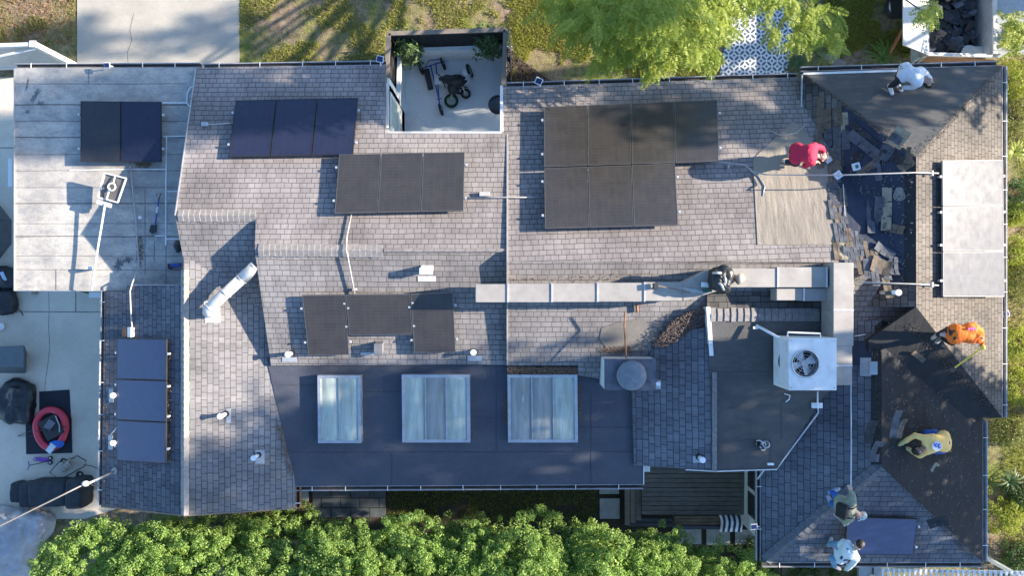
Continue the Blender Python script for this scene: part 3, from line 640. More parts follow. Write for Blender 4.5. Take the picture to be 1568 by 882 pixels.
t = thing('duct_elbow', P(1090, 440, 4.1), 'tan duct length slanting to the cooler, beside the black backpack', 'duct')
a = [P(*q, 4.53) for q in ((1046, 461), (1112, 442), (1112, 411), (1085, 413), (1046, 432))]
MB().prism(a, .42).build('duct_section', DUCT, t, bevel=.01); MB().beam(P(1112, 411, 4.54), P(1112, 442, 4.54), .03, .02).build('flange', GALV, t)
duct('roof_duct', [(1112, 411, 1191, 440), (1191, 409, 1268, 440)], 4.12, 4.55, 'tan duct section with leaf shadows between backpack and upright duct run', [(1191, 409, 1191, 440), (1266, 409, 1266, 440)])
duct('roof_duct', [(1276, 402, 1307, 475), (1276, 475, 1307, 530), (1276, 530, 1305, 590)], 4.14, 4.72, 'tall tan duct run going down beside the white cooling unit', [(1276, 475, 1307, 475), (1276, 560, 1305, 560)])
duct('duct_box', [(1189, 441, 1231, 460), (1231, 441, 1275, 461)], 4.05, 4.42, 'low duct box below the duct run with a joint in the middle', [(1231, 441, 1231, 461)])
# cooling unit with fan
t = thing('cooling_unit', P(1235, 557, 4.0), 'big square white rooftop cooling unit with round fan opening', 'cooling unit')
z1, z0 = 4.95, 4.1; T = [P(1208, 598, z1), P(1281, 598, z1), P(1280, 518, z1), P(1208, 518, z1)]
fc = P(1233, 557, z1); fr = .275
ax0, ax1, ay0, ay1 = T[0].x, T[1].x, T[0].y, T[2].y
m = MB()   # top plate with a round hole
n = 32; ring = [fc+Vector((math.cos(2*math.pi*k/n), math.sin(2*math.pi*k/n), 0))*fr for k in range(n)]; outr = []
for k in range(n):
    d = Vector((math.cos(2*math.pi*k/n), math.sin(2*math.pi*k/n), 0)); s = 1e9
    if d.x > 1e-6: s = min(s, (ax1-fc.x)/d.x)
    if d.x < -1e-6: s = min(s, (ax0-fc.x)/d.x)
    if d.y > 1e-6: s = min(s, (ay1-fc.y)/d.y)
    if d.y < -1e-6: s = min(s, (ay0-fc.y)/d.y)
    outr.append(fc+d*s)
cor = {}
vs = ring+outr; fs = [(k, n+k, n+(k+1) % n, (k+1) % n) for k in range(n)]
for c in (Vector((ax1, ay1, z1)), Vector((ax0, ay1, z1)), Vector((ax0, ay0, z1)), Vector((ax1, ay0, z1))):
    ang = math.atan2(c.y-fc.y, c.x-fc.x) % (2*math.pi); k = int(ang/(2*math.pi)*n); vs.append(c); fs.append((n+k, len(vs)-1, n+(k+1) % n))
m.add(vs, fs); m.build('top_plate', WHITE, t)
m = MB(); Bm = [Vector((ax0, ay0, z0)), Vector((ax1, ay0, z0)), Vector((ax1, ay1, z0)), Vector((ax0, ay1, z0))]; Tp = [Vector((p.x, p.y, z1-.003)) for p in Bm]
m.add(Bm+Tp, [(0, 1, 5, 4), (1, 2, 6, 5), (2, 3, 7, 6), (3, 0, 4, 7), (3, 2, 1, 0)]); m.build('casing', WHITE, t)
for k in range(12):
    zz = z0+.08+k*.066; MB().box((ax0-.006, (ay0+ay1)/2, zz), (.02, ay1-ay0-.12, .03)).build('louvre', WHITE, t)
m = MB(); m.torus(fc+Vector((0, 0, .01)), fr+.012, .018, n=32); m.build('fan_ring', METAL, t)
for rr in (.06, .12, .18, .24):
    m = MB(); m.torus(fc+Vector((0, 0, .006)), rr, .0035, n=28, k=5); m.build('guard_ring', GALV, t)
for k in range(4):
    a0 = math.pi*k/4+.2; d = Vector((math.cos(a0), math.sin(a0), 0)); m = MB(); m.tube([fc-d*fr+Vector((0, 0, .002)), fc+d*fr+Vector((0, 0, .002))], .004, 5); m.build('guard_wire', GALV, t)
for (sx, sy) in ((.05, .05), (.95, .05), (.05, .95), (.95, .95), (.5, .04), (.5, .96)):
    MB().cyl((ax0+(ax1-ax0)*sx, ay0+(ay1-ay0)*sy, z1), .014, .008, 8).build('screw', METAL, t)
m = MB(); m.cyl(fc-Vector((0, 0, .5)), fr+.1, .02, 24); m.build('fan_well', plain('fan_well', (.012, .012, .014), .9), t)
fan = MB().cyl(fc-Vector((0, 0, .14)), .075, .10, 18).build('fan', METAL, t)
for k in range(4):
    a0 = math.radians(20+90*k+(8 if k % 2 else 0)); d = Vector((math.cos(a0), math.sin(a0), 0)); s = Vector((-d.y, d.x, 0)); c = fc-Vector((0, 0, .10))
    q = [c+d*.07-s*.05, c+d*.245-s*.095+Vector((0, 0, .03)), c+d*.25+s*.095-Vector((0, 0, .03)), c+d*.07+s*.05]
    m = MB(); m.hexa([p-Vector((0, 0, .006)) for p in q], q); m.build('blade', GALV, fan)
m = MB(); zt = z1-.1
m.tube([P(1206, 515, 4.85), P(1206, 509, 4.85), P(1256, 511, 4.85), P(1256, 517, 4.85)], .02, 8); m.build('lifting_bar', WHITE, t)
# cooler box with round cap
t = thing('cooler_box', P(955, 570, 3.3), 'white sided square roof curb with a dark round cap on top', 'roof curb')
z1, z0 = 4.10, 3.05
o4 = [Vector((P(926, 0, z1).x, P(0, 597, z1).y, 0)), Vector((P(1003, 0, z1).x, P(0, 597, z1).y, 0)), Vector((P(1003, 0, z1).x, P(0, 550, z1).y, 0)), Vector((P(926, 0, z1).x, P(0, 550, z1).y, 0))]
MB().hexa([p+Vector((0, 0, z0)) for p in o4], [p+Vector((0, 0, z1)) for p in o4]).build('curb_wall', WHITE, t, bevel=.01)
cc_ = sum(o4, Vector())/4
MB().hexa([cc_+(p-cc_)*1.02+Vector((0, 0, z1+.003)) for p in o4], [cc_+(p-cc_)*1.02+Vector((0, 0, z1+.03)) for p in o4]).build('pan', plain('curb_pan', (.09, .10, .125), .55, .2, var=.3), t)
c = P(967, 575, z1+.10)
m = MB(); m.cyl(c-Vector((0, 0, .10)), .28, .12, 32); m.build('cap_drum', METAL, t)
m = MB(); m.ball(c+Vector((0, 0, .02)), (.335, .335, .07), n=32, m=10); m.build('round_cap', plain('cap_grey', (0.17, 0.19, 0.21), .5, .3, var=.2, scale=8), t, True)
# slanting flue between the gable wall and its flashing
t = thing('flue_pipe', P(320, 480, 3.5), 'thick pale round flue pipe slanting down from the gable wall to the lower roof', 'flue pipe')
a, b_ = P(392, 407, 3.86), P(318, 474, 3.88)
ALU = plain('pale_flue_metal', (0.55, 0.55, 0.54), .5, .25, dirt=(.4, .38, .34))
m = MB(); m.tube([a, a.lerp(b_, .3)], .135, 18); m.build('pipe_section', METAL, t, True)
m = MB(); m.tube([a.lerp(b_, .3), b_, b_+Vector((-.03, -.05, -.06)), b_+Vector((.02, -.07, -.35))], .125, 18); m.build('pipe_section', ALU, t, True)
for f in (.02, .3, .62, .95):
    d = (b_-a).normalized(); m = MB(); m.torus(a.lerp(b_, f), .134, .012, d); m.build('joint_ring', METAL, t)
m = MB(); c = PL['KE'].at(330, 478, .02); m.prism([PL['KE'].at(x, y, .02) for x, y in ((312, 462), (336, 460), (337, 494), (314, 494))], .015); m.build('flashing', WHITE, t)
m = MB(); m.tube([P(313, 468, 3.62), P(330, 452, 3.8)], .012, 6); m.build('brace', METAL, t)
# ---------------- vents ----------------
VW = plain('vent_white', (0.78, 0.79, 0.80), .4, var=.04); VG = plain('flashing_grey', (0.42, 0.43, 0.44), .5, .3, dirt=(.2, .2, .2))
def vent(key, px, py, fx, fy, fw, fh, hgt, r, label, cap=False, group='white vent pipes on the roofs'):
    """pipe top seen at (px, py); flashing plate centred at (fx, fy), size in px"""
    pl = PL[key]; base = pl.at(fx, fy); t = thing('vent_pipe', base, label, 'vent pipe', group)
    MB().prism([pl.at(fx+sx*fw/2, fy+sy*fh/2, .012) for sx, sy in ((-1, -1), (1, -1), (1, 1), (-1, 1))], .012).build('flashing', VG, t)
    zt = base.z+hgt; top = P(px, py, zt); bz = pl.z(top.x, top.y)
    m = MB(); m.tube([Vector((top.x, top.y, bz-.02)), top], r*.75, 14); m.build('pipe', VW, t, True)
    m = MB(); m.cyl(top-Vector((0, 0, .02)), r*1.08, .03, 18); m.build('cap', VW, t)
    m = MB(); m.cyl(Vector((top.x, top.y, bz)), r*1.25, .06, 16, r2=r*.85); m.build('boot', BLACKP, t)
vent('KW', 173, 606, 170, 606, 7, 21, .30, .062, 'white capped vent on the west slope, beside the middle blue panel')
vent('KW', 173, 679, 169, 678, 7, 22, .30, .062, 'white capped vent on the west slope, beside the bottom blue panel')
vent('KE', 337, 638, 350, 637, 7, 22, .34, .062, 'white vent throwing a shadow on the left shingled gable, above its twin')
vent('KE', 388, 702, 398, 700, 14, 21, .32, .058, 'white vent on a square flashing, lowest on the left shingled gable')
vent('B2', 441, 543, 443, 551, 22, 7, .30, .065, 'white round vent below the left end of the u-shaped panels')
vent('B2', 725, 540, 727, 549, 22, 8, .30, .065, 'white round vent right of the u-shaped panels')
vent('CS', 1376, 448, 1367, 448, 12, 9, .75, .062, 'tall white pole vent near the eastern ridge with a long shadow')
vent('I', 1008, 588, 1007, 589, 10, 14, .12, .050, 'small white vent right beside the roof curb')
vent('I', 1076, 705, 1068, 704, 14, 10, .32, .062, 'white vent with a side flashing near the bottom of the blue slope')
vent('FW', 1195, 692, 1195, 694, 6, 7, .25, .060, 'white vent cap at the lower corner of the cracked flat roof')
def boxvent(key, x0, y0, x1, y1, h, label, mt=WHITE, fl=None, tall=0):
    pl = PL[key]; t = thing('box_vent', pl.at((x0+x1)/2, (y0+y1)/2), label, 'roof vent', 'square roof vents')
    if fl: MB().prism([pl.at(x, y, .014) for x, y in ((fl[0], fl[1]), (fl[2], fl[1]), (fl[2], fl[3]), (fl[0], fl[3]))], .014).build('flashing', VG if mt is not WHITE else mt, t)
    q = [pl.at(x, y, h) for x, y in ((x0, y1), (x1, y1), (x1, y0), (x0, y0))]
    MB().hexa([p-pl.n*(h+.01)*.98 for p in q], [p-pl.n*.03 for p in q]).build('throat', mt, t)
    c = sum(q, Vector())/4; q2 = [c+(p-c)*1.12 for p in q]
    MB().hexa([p-pl.n*.035 for p in q2], q2).build('hood', mt, t, bevel=.008)
boxvent('B2', 643, 411, 661, 420, .28, 'small white box vent with a shadow below the worn ridge', WHITE, (640, 423, 667, 431))
boxvent('B2', 573, 528, 585, 544, .22, 'grey box vent with pale flashing tucked inside the u-shaped panels', plain('vent_grey', (.16, .16, .165), .6), (552, 540, 573, 544))
boxvent('FW', 1332, 555, 1343, 573, .15, 'blue grey square vent on its plate beside the stripped ridge', plain('vent_bluegrey', (.36, .40, .45), .5), (1317, 548, 1334, 576))
boxvent('KW', 187, 504, 193, 515, .1, 'small rusty box above the column of blue panels', RUST)
boxvent('KW', 195, 502, 200, 516, .1, 'small white box above the column of blue panels', WHITE)
# ---------------- conduits, pipes and cables ----------------
def conduit(pts, r, label, mt=PVC, name='conduit', cat='conduit', boxes=(), n=8):
    q = [PL[k].at(x, y, o) if isinstance(k, str) else P(x, y, k) for k, x, y, o in pts]
    m = MB(); m.tube(q, r, n); o = m.build(name, mt, None, True) if not boxes else None
    if o: return tag(o, label, cat)
    t = thing(name, q[0], label, cat); m.build('tube', mt, t, True)
    for k, x, y, o_, sz in boxes: MB().box(PL[k].at(x, y, o_), sz).build('junction_box', mt, t, bevel=.008)
    return t
conduit([('B', 312, 191, .05), ('B', 359, 188, .05)], .014, 'thin grey conduit with a junction box left of the shaded panel row', METAL, boxes=[('B', 314, 190, .05, (.16, .09, .06))])
conduit([('B', 711, 303, .06), ('B', 777, 302, .06), ('C', 779, 302, .06), ('C', 834, 302, .06)], .014, 'pale conduit linking the sunlit row to the seven-panel array', boxes=[('B', 742, 297, .07, (.24, .10, .07))])
conduit([('B', 538, 328, .06), ('B', 531, 362, .06), ('B', 530, 383, .1), ('B2', 532, 390, .1), ('B2', 543, 450, .07)], .017, 'pale conduit running down over the worn ridge to the u-shaped panels', boxes=[('B2', 543, 443, .06, (.1, .06, .06))])
conduit([('C', 1088, 248, .1), ('C', 1110, 249, .08), ('C', 1140, 252, .10), ('C', 1152, 262, .12), ('C', 1170, 267, .12), (4.2, 1250, 268, 0), (4.50, 1290, 268, 0), (4.62, 1403, 264, 0), ('EE', 1437, 265, .12)], .015, 'long pale conduit crossing from the seven-panel array over the bare slopes to the glaring panels', boxes=[('C', 1115, 255, .05, (.04, .09, .08)), ('EE', 1427, 265, .12, (.05, .12, .05))])
conduit([('CS', 1308, 452, .1), ('CS', 1307, 436, .35), ('CS', 1312, 432, .45), (4.55, 1403, 435, 0), ('EE', 1437, 437, .12)], .015, 'pale conduit from beside the tall duct to the lower glaring panel', boxes=[('EE', 1427, 436, .12, (.05, .12, .05))])
conduit([('B', 1, 1, 0)][0:0] or [('C', 1180, 200, .05), ('C', 1198, 208, .04), ('C', 1220, 203, .05), ('C', 1232, 192, .05)], .012, 'loose pale cable curling over the tan felt above the man in red', PVC, 'loose_cable', 'cable')
conduit([('C', 1150, 262, .04), ('C', 1162, 270, .03), ('C', 1171, 285, .03), ('C', 1168, 300, .02)], .012, 'loose grey cable end hooked over the edge of the tan felt', METAL, 'loose_cable', 'cable')
conduit([('G', 1252, 600, .12), ('G', 1252, 622, .12), ('FW', 1253, 632, .14), ('FW', 1188, 720, .2), ('FW', 1176, 712, .3), ('FW', 1160, 734, .2)], .017, 'white condensate pipe zigzagging from the cooling unit down to the wing eave', VW, 'drain_pipe', 'pipe', boxes=[('G', 1251, 621, .05, (.24, .12, .05)), ('G', 1180, 711, .1, (.14, .05, .05))])
conduit([('G', 1158, 498, .12), ('G', 1190, 516, .35), (4.45, 1198, 518, 0)], .03, 'short white pipe joining the flat roof to the cooling unit corner', VW, 'drain_pipe', 'pipe', boxes=[('G', 1157, 502, .03, (.12, .06, .03))])
conduit([('G', 1201, 603, .03), ('G', 1210, 606, .05), ('G', 1208, 612, .03), ('G', 1203, 616, .03)], .012, 'small loose white hose curl below the cooling unit', VW, 'loose_hose', 'hose')
conduit([('FW', 1303, 500, .3), ('FW', 1303, 600, .06), ('FW', 1303.5, 680, .05), ('FW', 1303, 748, .55)], .014, 'pale safety rope hanging straight down to the man with the backpack', plain('rope', (.62, .66, .70), .7), 'rope', 'rope')
conduit([('A', 199, 248, .04), ('A', 203, 290, .04), ('A', 208, 335, .04), ('A', 213, 410, .04), ('KW', 203, 432, .05), ('KW', 199, 446, .05), ('KW', 200, 470, .05), ('KW', 203, 515, .05)], .018, 'grey conduit running from the white roof panels down to the blue panel column', PVC)
conduit([('CS', 957, 478, .42), ('CS', 956, 500, .35), (4.15, 959, 549, 0)], .018, 'rusty steel rod standing above the white roof curb', RUST, 'steel_rod', 'rod')
conduit([('CS', 975, 467, .05), ('CS', 976, 478, .05)], .03, 'short dark hook stub below the long duct', RUST, 'pipe_stub', 'pipe')
conduit([('FW', 1308, 515, .06), ('FW', 1325, 512, .05)], .012, 'small white forked bracket right of the tall duct', VW, 'bracket', 'bracket')
conduit([('KW', 181, 516, .0), ('KW', 180, 655, .02)][0:0] or [('KW', 168, 668, .05), ('KW', 179, 655, .08)], .014, 'short white cable at the left edge of the blue panel column', VW, 'loose_cable', 'cable')
m = MB(); m.tube([PL['A'].at(214, 333, .05)-Vector((0, 0, .06)), PL['A'].at(214, 333, .08)], .04, 12); o = m.build('pipe_stub', VW); tag(o, 'tiny white pipe stub in the middle of the white coated roof', 'pipe')
# power mast and overhead cable
t = thing('power_mast', PL['KW'].at(176, 722), 'grey electric service mast with white weatherhead above the side driveway', 'power mast')
b0 = PL['KW'].at(176, 722, .0); top = Vector((b0.x, b0.y, 3.85)); pp = P(131, 741, 3.9)
m = MB(); m.tube([b0, top.lerp(pp, 0.0)], .028, 10); m.tube([top, pp], .024, 10); m.build('mast', METAL, t, True)
MB().ball(pp, (.085, .065, .06)).build('weatherhead', VW, t, True)
MB().cyl(b0, .09, .05, 14, r2=.05).build('flashing', VG, t)
q = [pp]; 
for k in range(1, 16):
    u = k/15; c = pp.lerp(Vector((-19.5, -9.3, 5.2)), u); c.z -= .5*math.sin(math.pi*u); q.append(c)
m = MB(); m.tube(q, .017, 6); tag(m.build('overhead_cable', plain('cable_grey', (.28, .25, .22), .7), None, True), 'thick grey overhead cable running from the mast down to the left', 'cable')
q2 = [pp+Vector((0, 0, -.05)), pp+Vector((.12, -.12, -.2)), pp+Vector((.25, -.1, -.25)), pp+Vector((.3, .02, -.2))]
m = MB(); m.tube(q2, .015, 6); tag(m.build('drip_loop', BLACKP, None, True), 'black drip loop of wire hanging at the weatherhead', 'wire')
# basketball backboard lying over the white roof
t = thing('basketball_hoop', PL['A'].at(155, 400), 'grey framed backboard with white hoop on a long pole lying over the white roof', 'basketball hoop')
z = 3.05; q = [P(161, 265, z+.1), P(194, 273, z+.1), P(181, 310, z), P(151, 302, z)]
m = MB(); m.hexa([p-Vector((0, 0, .02)) for p in (q[3], q[2], q[1], q[0])], [q[3], q[2], q[1], q[0]]); m.build('backboard', plain('smoked_acrylic', (.13, .12, .11), .3, var=.3, scale=3), t)
for i in range(4): MB().beam(q[i]+Vector((0, 0, .02)), q[(i+1) % 4]+Vector((0, 0, .02)), .03, .03).build('frame', WHITE, t)
MB().torus(P(171, 286, z+.16), .085, .018, n=22).build('hoop', WHITE, t, True)
m = MB(); m.tube([P(176, 270, z+.14), P(173, 282, z+.15)], .015, 8); m.build('bracket', WHITE, t); m = MB(); m.tube([P(168, 288, z+.14), P(163, 305, z+.05)], .02, 8); m.build('bracket', WHITE, t)
MB().beam(P(149, 309, z-.05), P(170, 315, z-.05), .10, .08).build('clamp', WHITE, t, bevel=.01)
m = MB(); m.tube([P(161, 312, z), P(150, 378, z-.08), P(140, 445, z-.12)], .022, 10); m.build('pole', WHITE, t, True)
MB().beam(P(131, 410, z-.2), P(146, 411, z-.2), .07, .07).build('clamp', WHITE, t, bevel=.01); m = MB(); m.tube([P(143, 412, z-.1), P(143, 412, 2.66)], .025, 8); m.build('prop', WHITE, t)
# floodlight / solar lights on the gutters
def solar_light(px, py, z, rz, label, s=.16, arm=(0, -8)):
    c = P(px, py, z); t = thing('solar_light', c, label, 'solar light', 'small solar lights clipped to the gutters'); R = Matrix.Rotation(math.radians(rz), 3, 'Z') @ Matrix.Rotation(math.radians(10), 3, 'X')
    MB().box(c, (s*1.1, s, .025), m=R).build('housing', WHITE, t, bevel=.006); MB().box(c+R @ Vector((0, 0, .016)), (s*.85, s*.75, .01), m=R).build('cell', PM['blue'], t)
    m = MB(); m.tube([c-Vector((0, 0, .01)), P(px+arm[0], py+arm[1], z-.12)], .018, 8); m.build('arm', WHITE, t)
solar_light(164, 99.5, 2.95, 0, 'small white solar light on the gutter of the white roof', .13, (9, 2))
solar_light(582, 90, 2.95, -12, 'small tilted solar light left of the courtyard wall', .16, (1, 10)); solar_light(825, 124, 3.05, -25, 'small tilted solar light right of the courtyard above the mulch', .16, (2, 8))
solar_light(1154.5, 807, 2.9, 5, 'small solar light hanging over the side yard beside the wing gutter', .15, (11, 0)); solar_light(1540, 481, 3.0, 20, 'small white light bracket on the right gutter below the glaring panels', .15, (-6, -6))
# ---------------- leaves ----------------
def leaf_mat(name, c1, c2, trans=0.35, scale=5.0, c3=None):
    m, t, b = nodes(name); cc = coord(t)
    f = ramp(t, noise_(t, cc, scale, 3, 0.6), 0.35, 0.65); col = mixc(t, f, c1, c2)
    f2 = ramp(t, noise_(t, cc, 45, 2, 0.7), 0.35, 0.7); col = mixc(t, f2, col, c3 if c3 else tuple(k*1.6 for k in c2))
    t.links.new(col, b.inputs['Base Color']); b.inputs['Roughness'].default_value = 0.5; b.inputs['Specular IOR Level'].default_value = 0.35
    tr = t.nodes.new('ShaderNodeBsdfTranslucent'); t.links.new(col, tr.inputs[0])
    mx = t.nodes.new('ShaderNodeMixShader'); mx.inputs[0].default_value = trans
    t.links.new(b.outputs[0], mx.inputs[1]); t.links.new(tr.outputs[0], mx.inputs[2]); t.links.new(mx.outputs[0], t.nodes['Material Output'].inputs[0])
    return m
def leaf_arrays(c, d, n, L, W):
    """rhombic leaves: centre c, long direction d, normal n (arrays), length L, width W -> verts (N*4,3)"""
    s = np.cross(d, n); s /= np.linalg.norm(s, axis=1, keepdims=True)+1e-9
    L = np.asarray(L).reshape(-1, 1); W = np.asarray(W).reshape(-1, 1)
    v = np.stack([c-d*L/2, c+s*W/2+d*L*.05, c+d*L/2, c-s*W/2+d*L*.05], axis=1)
    return v.reshape(-1, 3)
def quads_mesh(name, v, mat, parent=None):
    nq = len(v)//4; me = bpy.data.meshes.new(name)
    me.vertices.add(nq*4); me.vertices.foreach_set('co', v.astype(np.float32).ravel())
    me.loops.add(nq*4); me.loops.foreach_set('vertex_index', np.arange(nq*4, dtype=np.int32))
    me.polygons.add(nq); me.polygons.foreach_set('loop_start', np.arange(0, nq*4, 4, dtype=np.int32))
    try: me.polygons.foreach_set('loop_total', np.full(nq, 4, dtype=np.int32))
    except Exception: pass
    me.update(calc_edges=True); me.validate()
    return link(name, me, mat, parent)
def unit(a): return a/(np.linalg.norm(a, axis=-1, keepdims=True)+1e-9)
def clump_leaves(centres, radii, per, L, asp=0.5, flat=0.75):
    """leaf tufts: per leaves round each centre, mostly on the tuft's outer shell"""
    C = np.repeat(centres, per, axis=0); R = np.repeat(radii, per)
    d = unit(rng.normal(size=C.shape)); r = R*rng.uniform(.35, 1.0, len(R))**.5
    p = C+d*r[:, None]*np.array([1, 1, flat])
    nrm = unit(d+rng.normal(size=C.shape)*.55); t = unit(np.cross(nrm, rng.normal(size=C.shape)))
    l = L*rng.uniform(.7, 1.3, len(R)); return leaf_arrays(p, t, nrm, l, l*asp)
BARK = plain('bark', (0.13, 0.10, 0.075), 0.95, var=.35, scale=14, bump=.01)
HEDGE = leaf_mat('hedge_leaves', (0.04, 0.17, 0.03), (0.16, 0.35, 0.055), .42, 1.0, (0.50, 0.58, 0.17))
def limb(m, a, b, r0, r1, bend=.15, n=5):
    a = Vector(a); b = Vector(b); pts = []
    off = Vector((random.uniform(-1, 1), random.uniform(-1, 1), random.uniform(-.3, .5)))*bend*(b-a).length
    for i in range(n+1):
        u = i/n; pts.append(a.lerp(b, u)+off*math.sin(math.pi*u))
    m.tube(pts, [r0+(r1-r0)*i/n for i in range(n+1)], 8)
# hedge row along the bottom
HL = ['hedge tree at the left end of the bottom row, beside the grey covered pile', 'hedge tree in front of the black covered lounge chair', 'hedge tree opposite the bottom tip of the shingled gable', 'hedge tree left of the yellow lit grass patch, below the gable corner', 'hedge tree below the slate slab patio', 'hedge tree below the gap between patio and middle skylight', 'hedge tree in the row below the middle skylight', 'hedge tree below the right skylight', 'hedge tree left of the two stepping stones by the deck', 'hedge tree below the corner of the wooden deck', 'hedge tree nearest the striped cushion, at the right end of the row']
random.seed(21)
for i, lab in enumerate(HL):
    x = -10.0+i*1.5; edge = -5.15 if i < 8 else [-5.35, -5.6, -5.95][i-8]
    ry = 1.55; cy = edge-.5-ry+random.uniform(-.05, .08); zc = (2.4 if i < 9 else 2.1)+random.uniform(-.25, .2); rx = random.uniform(1.3, 1.6); rz = 1.9 if i not in (0,) else 1.5
    t = thing('hedge_tree', (x, cy, 0), lab, 'tree', 'hedge trees in a row along the bottom')
    nC = 520; th = rng.uniform(0, 2*np.pi, nC); u = rng.uniform(-.15, 1, nC); s = np.sqrt(1-u*u)
    R = 1+rng.normal(0, .05, nC)
    base = np.stack([x+np.cos(th)*s*rx*R, cy+np.sin(th)*s*ry*R, zc+u*rz*R*.85], 1)
    # lobes
    for k in range(nC):
        nz = noise.noise(Vector(base[k])*1.1); base[k] += (base[k]-np.array([x, cy, zc]))*nz*.28
    rad = rng.uniform(.07, .17, nC)
    v = clump_leaves(base, rad, 120, .048, .55)
    inner = base[::4].copy(); inner = np.array([x, cy, zc])+(inner-np.array([x, cy, zc]))*.72; v = np.concatenate([v, clump_leaves(inner, np.full(len(inner), .26), 60, .09, .6)])
    quads_mesh('crown', v, HEDGE, t)
    m = MB(); limb(m, (x, cy, 0), (x+random.uniform(-.1, .1), cy, 1.9), .11, .07)
    for k in range(7):
        a = random.uniform(0, 6.28); limb(m, (x, cy, 1.2+random.random()*.6), (x+math.cos(a)*rx*.8, cy+math.sin(a)*ry*.8, zc+random.uniform(.2, 1.2)), .04, .012)
    m.build('trunk', BARK, t, True)
# low dark shrub beside the wing corner
def shrub(name, px, py, z, r, h, label, mat, n=60, per=60, L=.06, group=None, cat='shrub'):
    c = P(px, py, z); t = thing(name, (c.x, c.y, 0.02), label, cat, group)
    th = rng.uniform(0, 2*np.pi, n); u = rng.uniform(0, 1, n); s = np.sqrt(1-u*u)*rng.uniform(.6, 1.08, n)
    base = np.stack([c.x+np.cos(th)*s*r, c.y+np.sin(th)*s*r, .05+u*h], 1)
    for k in range(n): base[k, :2] += (base[k, :2]-np.array([c.x, c.y]))*noise.noise(Vector(base[k])*2.2)*.5
    quads_mesh('foliage', clump_leaves(base, rng.uniform(.08, .18, n)*min(1, r*1.6+.3), per, L), mat, t)
    m = MB()
    for k in range(5): a = random.uniform(0, 6.28); limb(m, (c.x, c.y, 0), (c.x+math.cos(a)*r*.6, c.y+math.sin(a)*r*.6, h*.7), .025, .008)
    m.build('stem', BARK, t, True); return t
DKL = leaf_mat('dark_leaves', (0.03, 0.075, 0.02), (0.05, 0.10, 0.025), .25, 2.5, (0.10, 0.17, 0.05))
LIME = leaf_mat('lime_leaves', (0.18, 0.27, 0.03), (0.29, 0.35, 0.04), .4, 2.0, (0.48, 0.48, 0.09))
OLIVE = leaf_mat('olive_leaves', (0.12, 0.17, 0.04), (0.20, 0.23, 0.05), .35, 2.0, (0.34, 0.33, 0.11))
shrub('side_shrub', 1215, 872, .6, .75, 1.0, 'dark green shrub by the bottom left corner of the right wing', DKL)
shrub('side_shrub', 1165, 868, .6, .6, .9, 'dark leafy shrub under the wing gutter, between hedge and wing', DKL)
shrub('side_shrub', 1255, 885, .4, .6, .9, 'dark green shrub at the bottom edge, left of the crouching man in white', DKL)
# right border planting
rb = [(1556, 122, .55, .45, LIME, 'sunny yellow green bush at the top right corner of the house'), (1556, 175, .5, .4, OLIVE, 'dull olive bush on the right border below the sunny yellow one'),
      (1562, 300, .5, .6, DKL, 'dark green bush right of the glaring panels'), (1554, 328, .32, .5, LIME, 'small lime bush on the right border beside the middle glaring panel'), (1560, 385, .5, .4, LIME, 'lime green bush right of the lowest glaring panel'),
      (1565, 425, .45, .4, OLIVE, 'olive bush on the right border above the gutter light bracket'), (1558, 530, .5, .35, LIME, 'bright green bush on the right border level with the man in orange'), (1560, 590, .5, .35, LIME, 'bright green bush on the right border above the eave step'),
      (1552, 660, .5, .3, OLIVE, 'olive bush just below the eave step at the right'), (1566, 760, .45, .3, DKL, 'dark bush at the right border, lower part'), (1540, 790, .6, .35, LIME, 'wide lime bush beside the lower right gutter'), (1560, 860, .5, .4, DKL, 'dark green bush with white flowers at the bottom right corner')]
for px, py, r, h, mt, lb in rb: shrub('border_shrub', px, py, h*.6, r, h, lb, mt, 70, 55, .05, 'bushes along the right border')
def spiky(px, py, z0, n, L, label, mat, name='strap_leaf_plant', wd=.045, rise=.5):
    c = P(px, py, z0); t = thing(name, c, label, 'plant'); vs = []; fs = []
    m = MB()
    for k in range(n):
        a = 2*math.pi*k/n*2.4+random.uniform(-.2, .2); l = L*random.uniform(.6, 1.1); el = random.uniform(.15, 1.1)
        d = Vector((math.cos(a)*math.cos(el), math.sin(a)*math.cos(el), math.sin(el)*rise+.15)); s = Vector((-math.sin(a), math.cos(a), 0))
        pts = [c+d*l*u+Vector((0, 0, -.45*l*u*u*u)) for u in (0, .3, .6, .85, 1)]; ws = [wd*.6, wd, wd*.9, wd*.5, .004]
        top = [p+s*w_/2 for p, w_ in zip(pts, ws)]+[p-s*w_/2 for p, w_ in zip(pts, ws)]
        m.add(top, [(i, i+1, i+6, i+5) for i in range(4)])
    m.build('leaf_rosette', mat, t, True); return t
spiky(1553, 232, .15, 26, .55, 'spiky pale green plant on the right border above the glaring panels', LIME)
spiky(1545, 738, .15, 34, .6, 'dark spiky plant beside the lower right gutter', DKL, wd=.04)
spiky(1350, 88, .2, 44, .62, 'fresh green strap-leaved plant by the eave, left of the trailer', leaf_mat('strap_leaves', (.07, .16, .03), (.12, .22, .04), .3, 3, (.22, .33, .08)))
spiky(1222, 97, .1, 60, .5, 'low fern at the end of the tiled path', DKL, 'fern', .03, .3)
spiky(1262, 92, .1, 40, .35, 'small olive fern clump between tiled path and stones', OLIVE, 'fern', .03, .3)
